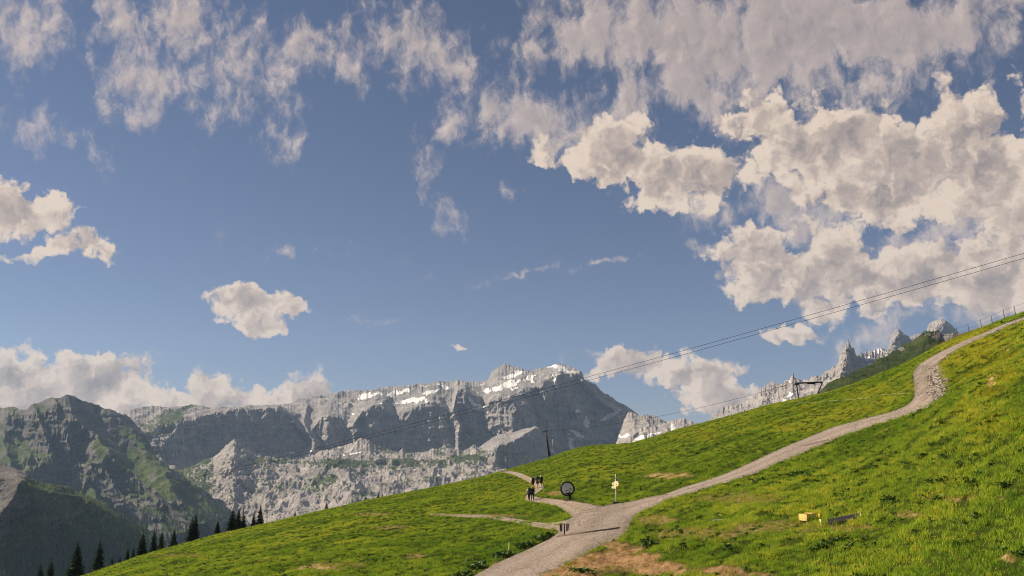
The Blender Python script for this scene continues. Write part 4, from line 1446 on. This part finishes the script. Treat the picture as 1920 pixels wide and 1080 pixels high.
for u, hh, k, lab in ((986, 15, .99, 'bare pinkish pole on the crest beside the small signpost'), (980, 10, 1.01, 'short bare pole behind the pinkish pole on the crest'), (1212, 13, 1.0, 'thin bare stake on the crest below the rubble ridge'), (1283, 15, 1.0, 'thin bare stake on the crest under the small saddle')):
    q = beyond_crest(u, k)
    m1 = math.hypot(q.x, q.y) / F
    o = empty('crest_pole', q)
    MB().tube([(0, 0, -.4), (0, 0, hh * m1)], [.07, .06], 7).build('shaft', M_wood if u < 990 else M_postgrey, o, True)
    MB().tube([(0, 0, hh * m1), (0, 0, hh * m1 + .06)], [.065, .02], 7).build('cap', M_steel, o, True)
    tag(o, lab, 'pole')


def rope(name, p0, p1, sag, rad, mat, label, cat='cable'):
    pts = [p0.lerp(p1, t) + Vector((0, 0, -sag * 4 * t * (1 - t))) for t in np.linspace(0, 1, 41)]
    org = pts[0].copy()
    o = MB().tube([q - org for q in pts], rad, 6).build(name, mat, None, True)
    o.location = org
    return tag(o, label, cat)


def ray(u, v, r_):
    ph, e, cx, cyy = pix(u, v)
    return Vector((float(cx) * r_, float(cyy) * r_, float(e) * r_ + H))


mtop = lm.matrix_basis @ (top + Vector((0, -.1, .3)))
gtop = gt.matrix_basis @ Vector((-2.5 * mpg, -.1, gz0 + .3))
rope('lift_rope', mtop, gtop, 2.2, .035, M_rope, 'thin tow rope hung from the leaning mast to the black gantry', 'cable')
# two ropes of the cable lift overhead, in from the valley on the left to the slope on the right
rope('lift_cable', ray(-160, 1001, 330), ray(2080, 428, 120), 3.4, .026, M_rope, 'upper of the two long dark lift cables crossing the sky')
rope('lift_cable', ray(-160, 1005, 336), ray(2080, 438, 121), 3.4, .026, M_rope, 'lower of the two long dark lift cables crossing the sky')

# ------------------------------------------------------------------ fence on the right crest
fp = [(1797, .995), (1818, .99), (1841.5, .985), (1861.5, .985), (1884.5, .985), (1905, .985), (1931, .985), (1960, .985)]
fpos = [beyond_crest(u, k) for u, k in fp]
fe = empty('wire_fence', fpos[0])
tops, mids = [], []
for i, q in enumerate(fpos):
    loc = q - fpos[0]
    m1 = math.hypot(q.x, q.y) / F
    hgt = 16.5 * m1
    MB().tube([loc + Vector((0, 0, -.3)), loc + Vector((-1.6 * m1, 0, hgt))], [.055, .05], 7).build('post', M_postgrey, fe, True)
    tops.append(loc + Vector((-1.5 * m1, 0, hgt * .94)))
    mids.append(loc + Vector((-.8 * m1, 0, hgt * .5)))
for row in (tops, mids):
    MB().tube(row, .016, 5).build('wire', M_wire, fe, True)
tag(fe, 'wire fence on leaning grey posts along the crest above the road', 'fence')

# white tape strung low across the slope to the road bend
tp = [(1486, 757.5), (1530, 757.5), (1560, 758), (1590, 755), (1625, 750), (1655, 747), (1680, 745.5), (1706, 747)]
q0 = foot(*tp[0])
pts = []
for u, v in tp:
    q = foot(u, v)
    pts.append(q + Vector((0, 0, .42)) - q0)
te = empty('fence_tape', q0)
MB().tube(pts, .007, 5).build('tape', M_tape, te, True)
for q in pts[::2]:
    MB().tube([q + Vector((0, 0, -.8)), q + Vector((0, 0, .08))], .018, 5).build('stake', M_postgrey, te, True)
tag(te, 'white tape on thin stakes strung across the slope to the road bend', 'fence')

# ------------------------------------------------------------------ hikers
M_skin = simple('skin', (.66, .40, .30), .6, var=.05)
M_black = simple('black_cloth', (.016, .016, .018), .85)
M_navy = simple('dark_navy_cloth', (.022, .026, .036), .85)
M_lightcloth = simple('white_cloth', (.70, .71, .74), .85)
M_hair = simple('dark_hair', (.02, .014, .01), .6)
M_boot = simple('brown_boot', (.05, .03, .025), .7)


def skin(name, pts, edg, mat, parent, root=0, sub=1):
    me = bpy.data.meshes.new(name)
    me.from_pydata([q[:3] for q in pts], edg, [])
    o = bpy.data.objects.new(name, me)
    C.objects.link(o)
    md = o.modifiers.new('skin', 'SKIN')
    md.use_smooth_shade = True
    sv = me.skin_vertices[0].data if me.skin_vertices else None
    if sv is None:
        bm = bmesh.new()
        bm.from_mesh(me)
        lay_ = bm.verts.layers.skin.verify()
        bm.to_mesh(me)
        bm.free()
        sv = me.skin_vertices[0].data
    for i, q in enumerate(pts):
        rr_ = q[3] if isinstance(q[3], tuple) else (q[3], q[3])
        sv[i].radius = rr_
        sv[i].use_root = (i == root)
    s2_ = o.modifiers.new('subd', 'SUBSURF')
    s2_.levels = sub
    s2_.render_levels = sub
    dg = bpy.context.evaluated_depsgraph_get()
    em = bpy.data.meshes.new_from_object(o.evaluated_get(dg))
    em.polygons.foreach_set('use_smooth', np.ones(len(em.polygons), bool))
    em.materials.clear()
    em.materials.append(mat)
    bpy.data.objects.remove(o)
    o = bpy.data.objects.new(name, em)
    return link(o, parent)


def person(loc, rz, h, top_mat, short_mat, label, stride=.22, arm=.25, lean=.06, long_legs=False, cap=None):
    """walks towards local +y; sizes as shares of the height"""
    k = h / 1.75
    root = empty('person', loc, rz)
    S = stride
    hip, kneeL, ankL, toeL = (0, 0, .93), (.10, .13 + S * .5, .50), (.10, S, .09), (.11, S + .15, .035)
    kneeR, ankR, toeR = (-.10, .02 - S * .1, .49), (-.10, -S, .12), (-.11, -S + .14, .04)
    ch, nk, hd, cr = (0, .02 + lean, 1.30), (0, .04 + lean, 1.50), (0, .07 + lean, 1.60), (0, .06 + lean, 1.72)
    P_ = [(*hip, (.15, .11)), (*(0, .01, 1.10), (.135, .095)), (*ch, (.16, .11)), (*nk, .055), (*hd, (.075, .09)), (*cr, .055),
          (.10, .01, .86, .095), (*kneeL, .062), (*ankL, .042), (*toeL, .04), (-.10, .0, .86, .095), (*kneeR, .062), (*ankR, .042), (*toeR, .04),
          (.19, lean, 1.40, .060), (.25, lean - arm * .5, 1.13, .043), (.24, lean - arm * .2 + .12, .92, .032), (.24, lean - arm * .2 + .17, .84, (.035, .02)),
          (-.19, lean, 1.40, .060), (-.25, lean + arm * .4, 1.13, .043), (-.24, lean + arm + .08, .95, .032), (-.24, lean + arm + .13, .87, (.035, .02))]
    E_ = [(0, 1), (1, 2), (2, 3), (3, 4), (4, 5), (0, 6), (6, 7), (7, 8), (8, 9), (0, 10), (10, 11), (11, 12), (12, 13), (2, 14), (14, 15), (15, 16), (16, 17), (2, 18), (18, 19), (19, 20), (20, 21)]
    for hidx, sx in ((17, 1), (21, -1)):      # fingers and a thumb from the side of the palm
        hx, hy, hz = P_[hidx][:3]
        for f in range(4):
            b0 = len(P_)
            yo = -.024 + .016 * f
            ln = (.060, .075, .070, .055)[f]
            P_ += [(hx, hy + yo, hz - .045, .0085), (hx - sx * .012, hy + yo + .008, hz - .045 - ln, .0075)]
            E_ += [(hidx, b0), (b0, b0 + 1)]
        b0 = len(P_)
        P_ += [(hx - sx * .015, hy + .04, hz - .01, .010), (hx - sx * .025, hy + .052, hz - .05, .008)]
        E_ += [(hidx, b0), (b0, b0 + 1)]
    P_ += [(0, hd[1] + .105, 1.595, .016), (.082, hd[1], 1.60, .018), (-.082, hd[1], 1.60, .018)]
    n0 = len(P_) - 3
    E_ += [(4, n0), (4, n0 + 1), (4, n0 + 2)]
    sk = lambda L_, add=0.0: [(a * k, b * k, c * k, tuple((q + add) * k for q in (r_ if isinstance(r_, tuple) else (r_, r_)))) for a, b, c, r_ in L_]
    skin('body', sk(P_), E_, M_skin, root)
    tops = [(0, .0, .90, (.155, .12)), P_[1], P_[2], (0, .035 + lean, 1.44, .075), P_[14], P_[15], P_[18], P_[19]]
    skin('shirt', sk(tops, .014), [(0, 1), (1, 2), (2, 3), (2, 4), (4, 5), (2, 6), (6, 7)], top_mat, root)
    lo = .0 if long_legs else .35
    def part(a, b, t):
        return tuple(a[i] + (b[i] - a[i]) * t for i in range(3))
    if long_legs:
        lg = [(*hip, (.16, .12)), P_[6], P_[7], (*part(kneeL, ankL, .9), .05), P_[10], P_[11], (*part(kneeR, ankR, .9), .05)]
        skin('trousers', sk(lg, .014), [(0, 1), (1, 2), (2, 3), (0, 4), (4, 5), (5, 6)], short_mat, root)
    else:
        lg = [(*hip, (.16, .12)), P_[6], (*part(P_[6], kneeL, .7), .085), P_[10], (*part(P_[10], kneeR, .7), .085)]
        skin('shorts', sk(lg, .016), [(0, 1), (1, 2), (0, 3), (3, 4)], short_mat, root)
    for a, t_ in ((ankL, toeL), (ankR, toeR)):
        skin('boot', sk([(*a, .052), (a[0], a[1] - .03, a[2] - .035, .05), (*t_, .046)]), [(0, 1), (1, 2)], M_boot, root)
    skin('hair', sk([(0, hd[1] - .03, 1.60, .085), (0, cr[1] - .02, 1.69, .085), (0, hd[1] - .05, 1.53, .05)]), [(0, 1), (0, 2)], cap or M_hair, root)
    tag(root, label, 'person', None)
    return root


def backpack(loc, rz, h, mat, label, lean=.06, big=1.0):
    k = h / 1.75
    o = empty('backpack', loc, rz)
    def sbox(name, c, s, m_, parent, tp=.86):
        mb2 = MB().box(c, s, None, tp)
        ob = mb2.build(name, m_, parent)
        bv = ob.modifiers.new('bevel', 'BEVEL')
        bv.width = .03
        bv.segments = 2
        return ob
    sbox('sack', (0, (-.23 + lean) * k, 1.20 * k), (.33 * k * big, .24 * k * big, .52 * k * big), mat, o)
    sbox('top_lid', (0, (-.23 + lean) * k, 1.48 * k), (.30 * k * big, .24 * k, .10 * k), mat, o)
    sbox('front_pocket', (0, (-.37 + lean) * k, 1.10 * k), (.22 * k, .07 * k, .24 * k), mat, o)
    for sx in (-1, 1):
        MB().tube([(sx * .11 * k, (-.12 + lean) * k, 1.46 * k), (sx * .12 * k, (.06 + lean) * k, 1.49 * k), (sx * .14 * k, (.16 + lean) * k, 1.32 * k), (sx * .15 * k, (.02 + lean) * k, 1.06 * k), (sx * .13 * k, (-.14 + lean) * k, 1.02 * k)], .022 * k, 6).build('strap', mat, o, True)
    return tag(o, label, 'backpack')


HIK = [(999.0, 918.5, 1.78, M_black, M_black, 'hiker in dark shorts with the white sleeve, outermost of three on the path', M_lightcloth, .15, True),
       (1008.0, 916.5, 1.76, M_navy, M_black, 'middle hiker of three walking up the path in dark clothes', M_black, -.1, True),
       (1014.6, 915.5, 1.74, M_black, M_navy, 'hiker in a pale cap nearest the turf among three on the path', M_black, .2, True)]
for i, (u, v, h, a, b_, lab, sl, dz, bag) in enumerate(HIK):
    p = foot(u, v)
    p.z = float(base_z(np.array([p.x]), np.array([p.y]))[0]) + .05
    rz = face_cam(p) + .25 + dz * .3
    person(p, rz, h, a if i else M_lightcloth, b_, lab, .20 + .05 * i, .25, cap=M_lightcloth if i == 2 else None)
    backpack(p, rz, h, (M_black, M_navy, M_black)[i], ('black backpack worn by the hiker with white sleeves', 'dark navy backpack worn by the middle hiker', 'black backpack worn by the hiker in the pale cap')[i], big=(1.15, 1.0, 1.05)[i])
for i, (u, v, h, a, b_, lab) in enumerate(((992.5, 941, 1.74, M_lightcloth, M_black, 'hiker in a white shirt and black trousers at the path bend'), (998.5, 940.5, 1.70, M_black, M_black, 'hiker all in black close beside the white-shirted one'))):
    p = foot(u, v)
    p.z = float(base_z(np.array([p.x]), np.array([p.y]))[0]) + .05
    rz = face_cam(p) + (.5, -.2)[i]
    person(p, rz, h, a, b_, lab, .16, .2, lean=.10, long_legs=True)
    backpack(p, rz, h, M_black, ('large black backpack on the white-shirted hiker', 'black backpack on the hiker all in black')[i], lean=.10, big=(1.3, 1.15)[i])

# ------------------------------------------------------------------ ground cover
def scatter(name, pts, rot, scl, attrs, source_mesh, label, tilt=None):
    """points carrying instances of one small mesh: one object of uncountable stuff"""
    me = bpy.data.meshes.new(name)
    me.vertices.add(len(pts))
    me.vertices.foreach_set('co', np.asarray(pts, np.float32).ravel())
    o = link(bpy.data.objects.new(name, me))
    r_ = me.attributes.new('rot', 'FLOAT_VECTOR', 'POINT')
    rv = np.zeros((len(pts), 3), np.float32)
    rv[:, 2] = rot
    if tilt is not None:
        rv[:, 0], rv[:, 1] = tilt
    r_.data.foreach_set('vector', rv.ravel())
    for nm, arr in (('scl', scl), *attrs.items()):
        at = me.attributes.new(nm, 'FLOAT', 'POINT')
        at.data.foreach_set('value', np.asarray(arr, np.float32))
    src = bpy.data.objects.new(name + '_piece', source_mesh)
    ng = bpy.data.node_groups.new(name, 'GeometryNodeTree')
    ng.interface.new_socket('Geometry', in_out='INPUT', socket_type='NodeSocketGeometry')
    ng.interface.new_socket('Geometry', in_out='OUTPUT', socket_type='NodeSocketGeometry')
    N = ng.nodes
    gi, go = N.new('NodeGroupInput'), N.new('NodeGroupOutput')
    oi = N.new('GeometryNodeObjectInfo')
    oi.inputs['Object'].default_value = src
    oi.inputs['As Instance'].default_value = True
    ip = N.new('GeometryNodeInstanceOnPoints')
    na = N.new('GeometryNodeInputNamedAttribute')
    na.data_type = 'FLOAT_VECTOR'
    na.inputs[0].default_value = 'rot'
    nb = N.new('GeometryNodeInputNamedAttribute')
    nb.data_type = 'FLOAT'
    nb.inputs[0].default_value = 'scl'
    e2r = N.new('FunctionNodeEulerToRotation')
    Lk = ng.links.new
    Lk(gi.outputs[0], ip.inputs['Points'])
    Lk(oi.outputs['Geometry'], ip.inputs['Instance'])
    Lk(na.outputs[0], e2r.inputs[0])
    Lk(e2r.outputs[0], ip.inputs['Rotation'])
    Lk(nb.outputs[0], ip.inputs['Scale'])
    Lk(ip.outputs[0], go.inputs[0])
    md = o.modifiers.new('scatter', 'NODES')
    md.node_group = ng
    o['kind'] = 'stuff'
    o['label'] = label
    return o


def to_mesh(mb, name, mat):
    me = bpy.data.meshes.new(name)
    me.from_pydata(mb.v, [], mb.f)
    me.materials.append(mat)
    return me


def iattr(nt, name):
    nd = nt.node('ShaderNodeAttribute', attribute_name=name)
    nd.attribute_type = 'INSTANCER'
    return nd.outputs['Fac']


def blade_build(nt, b):
    tint, dry = iattr(nt, 'tint'), iattr(nt, 'dry')
    sp = nt.node('ShaderNodeSeparateXYZ')
    nt.put(sp.inputs[0], nt.node('ShaderNodeTexCoord').outputs['Object'])
    col = nt.ramp(tint, [(0.0, (.080, .165, .016)), (.34, (.195, .315, .027)), (.68, (.35, .435, .040)), (1.0, (.58, .54, .055))])
    col = nt.mix(nt.m('MULTIPLY', dry, .85, clamp=True), col, (.40, .26, .09))
    nt.put(b.inputs['Base Color'], col)
    b.inputs['Roughness'].default_value = .9
    b.inputs['Specular IOR Level'].default_value = 0.05
    tl = nt.node('ShaderNodeBsdfTranslucent')
    nt.put(tl.inputs['Color'], col)
    mx = nt.node('ShaderNodeMixShader')
    mx.inputs[0].default_value = .42
    nt.t.links.new(b.outputs[0], mx.inputs[1])
    nt.t.links.new(tl.outputs[0], mx.inputs[2])
    nt.t.links.new(mx.outputs[0], [x for x in nt.n if x.type == 'OUTPUT_MATERIAL'][0].inputs[0])


M_blade = material('grass_blades', blade_build)


def herb_build(nt, b):
    tint = iattr(nt, 'tint')
    col = nt.ramp(tint, [(0, (.030, .065, .010)), (.6, (.070, .130, .018)), (1, (.130, .195, .028))])
    nt.put(b.inputs['Base Color'], col)
    b.inputs['Roughness'].default_value = .5


M_herb = material('herb_leaves', herb_build)
M_flower = simple('buttercup_petals', (.62, .46, .015), .6)


def tuft(seed, n, rad, h0, h1, wid):
    rg_ = random.Random(seed)
    m_ = MB()
    for i in range(n):
        a = rg_.random() * 6.283
        q = rad * math.sqrt(rg_.random())
        x, y = math.cos(a) * q, math.sin(a) * q
        h = rg_.uniform(h0, h1)
        t_ = rg_.uniform(.2, .75)
        b = rg_.random() * 6.283
        dx, dy = math.cos(b) * h * t_, math.sin(b) * h * t_
        w = rg_.uniform(.6, 1.2) * wid
        sx, sy = -math.sin(b) * w, math.cos(b) * w
        m_.add([(x - sx, y - sy, -.06), (x + sx, y + sy, -.06), (x + dx * .5 + sx * .7, y + dy * .5 + sy * .7, h * .65), (x + dx, y + dy, h)], [(0, 1, 2), (0, 2, 3)])
    return m_


def herb(seed):
    rg_ = random.Random(seed)
    m_ = MB()
    for i in range(16):
        a = rg_.random() * 6.283
        L = rg_.uniform(.16, .36)
        el_ = rg_.uniform(.25, 1.1)
        d = Vector((math.cos(a) * math.cos(el_), math.sin(a) * math.cos(el_), math.sin(el_)))
        s_ = Vector((-math.sin(a), math.cos(a), 0)) * L * rg_.uniform(.22, .34)
        o_ = Vector((rg_.uniform(-.16, .16), rg_.uniform(-.16, .16), rg_.uniform(-.03, .10)))
        tip = o_ + d * L + Vector((0, 0, -.25 * L))
        m_.add([o_, o_ + d * L * .55 + s_, tip, o_ + d * L * .55 - s_], [(0, 1, 2), (0, 2, 3)])
    return m_


def flower(seed):
    rg_ = random.Random(seed)
    m_ = MB()
    for i in range(9):
        x, y, h = rg_.uniform(-.3, .3), rg_.uniform(-.3, .3), rg_.uniform(.22, .40)
        q = .026
        m_.add([(x - q, y, h), (x, y - q, h + .012), (x + q, y, h), (x, y + q, h + .012), (x, y, h - .02)], [(0, 1, 2, 3), (0, 4, 1), (2, 4, 3)])
    return m_


rng = np.random.default_rng(5)
N0 = 420000
r2 = np.sqrt(rng.uniform(5.0 ** 2, 345.0 ** 2, N0 * 7))
keep = rng.random(len(r2)) < np.clip((52.0 / r2) ** 1.55, 0.02, 1)
r2 = r2[keep]
p2 = rng.uniform(-1.05, 1.05, len(r2))
keep = (np.abs(p2) < .62) & (r2 > 24) | (rng.random(len(r2)) < .45)
r2, p2 = r2[keep], p2[keep]
x2, y2 = r2 * np.sin(p2), r2 * np.cos(p2)
rd2 = road_dist(x2, y2)
side2 = ribbon_dist(x2, y2, ROADS['side'])
others = np.minimum(ribbon_dist(x2, y2, ROADS['main']), ribbon_dist(x2, y2, ROADS['foot']))
rd2 = np.where((others > .1) & (rng.random(len(x2)) < .65), others, rd2)     # thin grass grows on the dirt track
gap = fbm(x2 * 1.9 + 3, y2 * 1.9, oct=2) + rng.normal(0, .14, len(x2))
ok = (rd2 > -0.10) & (gap > -.26) & (r2 < np.interp(p2, PH, RSK) * 1.10)
x2, y2, rd2, r2 = x2[ok], y2[ok], rd2[ok], r2[ok]
z2 = base_z(x2, y2) + relief(x2, y2, rd2)
dirt2, dry2, yel2, herb2 = turf_fields(x2, y2, z2)
u1 = rng.random(len(x2))
big = fbm(x2 * .07, y2 * .07, oct=4)
mid = fbm(x2 * .35 + 5, y2 * .35, oct=3)
tint = np.clip(.54 + .30 * big + .26 * mid + rng.normal(0, .16, len(x2)) + .28 * yel2, 0, 1)
bare = (dirt2 > .35) & (u1 > .16) | (dry2 > .7) & (u1 > .55)
hclump = fbm(x2 * 1.1 + 31, y2 * 1.1, oct=3) + np.where(herb2 > .85, 1.1, .45) * herb2 + rng.normal(0, .22, len(x2))
is_herb = (hclump > .54) & ~bare & (rd2 > .3)
is_grass = ~is_herb & ~bare
ptsA = np.stack([x2, y2, z2], 1)
scale2 = rng.uniform(.55, 1.05, len(x2)) * (1 + .35 * np.clip(mid, -1, 1)) * np.where(rd2 < .3, .55, 1.0) * np.where(dry2 > .3, .75, 1.0)
for i in range(3):
    s_ = is_grass & (np.arange(len(x2)) % 3 == i)
    scatter('grass', ptsA[s_], rng.uniform(0, 6.28, s_.sum()), scale2[s_], {'tint': tint[s_], 'dry': np.clip(dry2 + dirt2, 0, 1)[s_]}, to_mesh(tuft(60 + i, (30, 36, 26)[i], (.30, .34, .28)[i], .07, (.22, .19, .28)[i], .013), 'grass_tuft', M_blade),
            ('short green grass covering the meadow', 'low yellow-green grass filling the meadow', 'taller grass blades standing in the meadow')[i])
scatter('herbs', ptsA[is_herb], rng.uniform(0, 6.28, is_herb.sum()), rng.uniform(.4, .85, is_herb.sum()) * (1 + np.where(herb2 > .85, 1.0, .4) * herb2)[is_herb], {'tint': rng.random(is_herb.sum())}, to_mesh(herb(5), 'herb_clump', M_herb), 'dark broad-leaved herbs growing in clumps over the meadow')
fl = is_grass & (rng.random(len(x2)) < .02 + .55 * yel2 * (fbm(x2 * .3, y2 * .3, oct=3) > -.1))
scatter('flowers', ptsA[fl], rng.uniform(0, 6.28, fl.sum()), rng.uniform(.8, 1.5, fl.sum()), {}, to_mesh(flower(8), 'flower_heads', M_flower), 'small yellow flowers scattered over the meadow')

# loose stones on the roads and along their edges
def stone_mesh(seed):
    bm = bmesh.new()
    bmesh.ops.create_icosphere(bm, subdivisions=1, radius=1.0)
    rg_ = random.Random(seed)
    for v in bm.verts:
        v.co = v.co * rg_.uniform(.72, 1.2)
        v.co.z *= .62
    me = bpy.data.meshes.new('stone')
    bm.to_mesh(me)
    bm.free()
    me.materials.append(M_stone)
    return me


def stone_build(nt, b):
    t = iattr(nt, 'tint')
    co = nt.node('ShaderNodeTexCoord').outputs['Object']
    n = nt.noise(co, 2.0, 4, .6)
    col = nt.ramp(nt.m('ADD', nt.m('MULTIPLY', t, .75), nt.m('MULTIPLY', n, .25)), [(.1, (.09, .075, .065)), (.5, (.24, .20, .17)), (.9, (.42, .37, .32))])
    nt.put(b.inputs['Base Color'], col)


M_stone = material('loose_stone', stone_build)
sx, sy, ss_ = [], [], []
for key, num, lo, hi in (('main', 20000, .014, .048), ('foot', 5000, .015, .04), ('side', 2500, .015, .035)):
    L_, R_ = ROADS[key]
    seg = np.hypot(*np.diff((L_ + R_) / 2, axis=0).T)
    wt = seg * np.hypot(*(R_ - L_).T)[1:]
    dm = np.hypot(*((L_ + R_) / 2)[1:].T)
    wt = wt / dm
    ii = rng.choice(len(seg), num, p=wt / wt.sum())
    t_ = rng.random(num)
    w_ = rng.uniform(-.02, 1.02, num)
    q = (L_[ii] * (1 - t_)[:, None] + L_[ii + 1] * t_[:, None]) * (1 - w_)[:, None] + (R_[ii] * (1 - t_)[:, None] + R_[ii + 1] * t_[:, None]) * w_[:, None]
    sx.append(q[:, 0])
    sy.append(q[:, 1])
    ss_.append(lo + (hi - lo) * rng.random(num) ** 3)
# rubble heaped along the outer edge of the bend
L_, R_ = ROADS['main']
um, vm = to_pixel(R_[:, 0], R_[:, 1], base_z(R_[:, 0], R_[:, 1]))
bend = np.where((vm < 760) & (vm > 600))[0]
ii = rng.choice(bend, 900)
q = R_[ii] + rng.normal(0, .28, (900, 2)) + (L_[ii] - R_[ii]) * rng.uniform(-.05, .14, 900)[:, None]
sx.append(q[:, 0]); sy.append(q[:, 1]); ss_.append(rng.uniform(.06, .20, 900))
sx, sy, ss_ = map(np.concatenate, (sx, sy, ss_))
sz = base_z(sx, sy) + .05 + ss_ * .15
scatter('stones', np.stack([sx, sy, sz], 1), rng.uniform(0, 6.28, len(sx)), ss_, {'tint': rng.random(len(sx))}, stone_mesh(4), 'loose grey stones strewn over the gravel roads', tilt=(rng.uniform(-.4, .4, len(sx)), rng.uniform(-.4, .4, len(sx))))

# ------------------------------------------------------------------ far wood on the spur and the lower slopes
def tiny_spruce():
    m_ = MB()
    rg_ = random.Random(9)
    for k in range(5):
        z = .12 + .17 * k
        r_ = .20 * (1 - k / 5.6)
        n_ = 7
        ring = [(math.cos(6.283 * i / n_ + k) * r_ * rg_.uniform(.7, 1.2), math.sin(6.283 * i / n_ + k) * r_ * rg_.uniform(.7, 1.2), z - .10 * rg_.random()) for i in range(n_)]
        m_.add(ring + [(0, 0, z + .27)], [(i, (i + 1) % n_, n_) for i in range(n_)])
    m_.add([(-.02, 0, -.1), (.02, 0, -.1), (0, .02, -.1), (0, 0, .4)], [(0, 1, 3), (1, 2, 3), (2, 0, 3)])
    return m_


def far_wood(grid, n_, rule, name, label, hlo, hhi, mesh):
    U, V, X, Y, Z = grid
    w = rule(U, V).ravel()
    w = np.clip(w, 0, None)
    ii = rng.choice(w.size, n_, p=w / w.sum())
    q = np.stack([X.ravel()[ii], Y.ravel()[ii], Z.ravel()[ii]], 1)
    q[:, 0] += rng.normal(0, 3, n_)
    scatter(name, q, rng.uniform(0, 6.28, n_), rng.uniform(hlo, hhi, n_), {'tint': rng.random(n_)}, mesh, label)


M_farneedle = simple('distant_needles', (.050, .075, .040), .9, var=.35, scale=2)
ts_mesh = to_mesh(tiny_spruce(), 'far_spruce', M_farneedle)
far_wood(grid_S, 6500, lambda U, V: sstep(V, 940, 1060) * (fbm(U * .03, V * .03, oct=3) > -.35) * (U > 55) + .10 * (V > 960) + .9 * sstep(V, 1010, 1050), 'far_wood', 'distant dark spruce wood on the steep spur', 9, 19, ts_mesh)
far_wood(grid_A, 5200, lambda U, V: sstep(V, 930, 1010) * (fbm(U * .03 + 8, V * .03, oct=3) > -.15) * (U > 180), 'far_wood', 'distant spruce wood thinning out below the green ridge', 10, 20, ts_mesh)


def shrub():
    m_ = MB()
    rg_ = random.Random(2)
    for i in range(60):
        d = Vector((rg_.gauss(0, 1), rg_.gauss(0, 1), abs(rg_.gauss(0, .8)))).normalized()
        q = d * rg_.uniform(.4, 1.0)
        q.z *= .8
        a = Vector((rg_.uniform(-1, 1), rg_.uniform(-1, 1), rg_.uniform(-1, 1))) * .28
        b2_ = Vector((rg_.uniform(-1, 1), rg_.uniform(-1, 1), rg_.uniform(-1, 1))) * .28
        m_.add([q, q + a, q + a + b2_, q + b2_], [(0, 1, 2), (0, 2, 3)])
    return m_


shrub_mesh = to_mesh(shrub(), 'shrub', M_herb)
far_wood(grid_F, 420, lambda U, V: (fbm(U * .06, V * .06, oct=3) > .05) * (.25 + sstep(V, 690, 730) + (U > 1700)), 'shrubs', 'dark dwarf shrubs dotted over the green ridge', .8, 3.2, shrub_mesh)
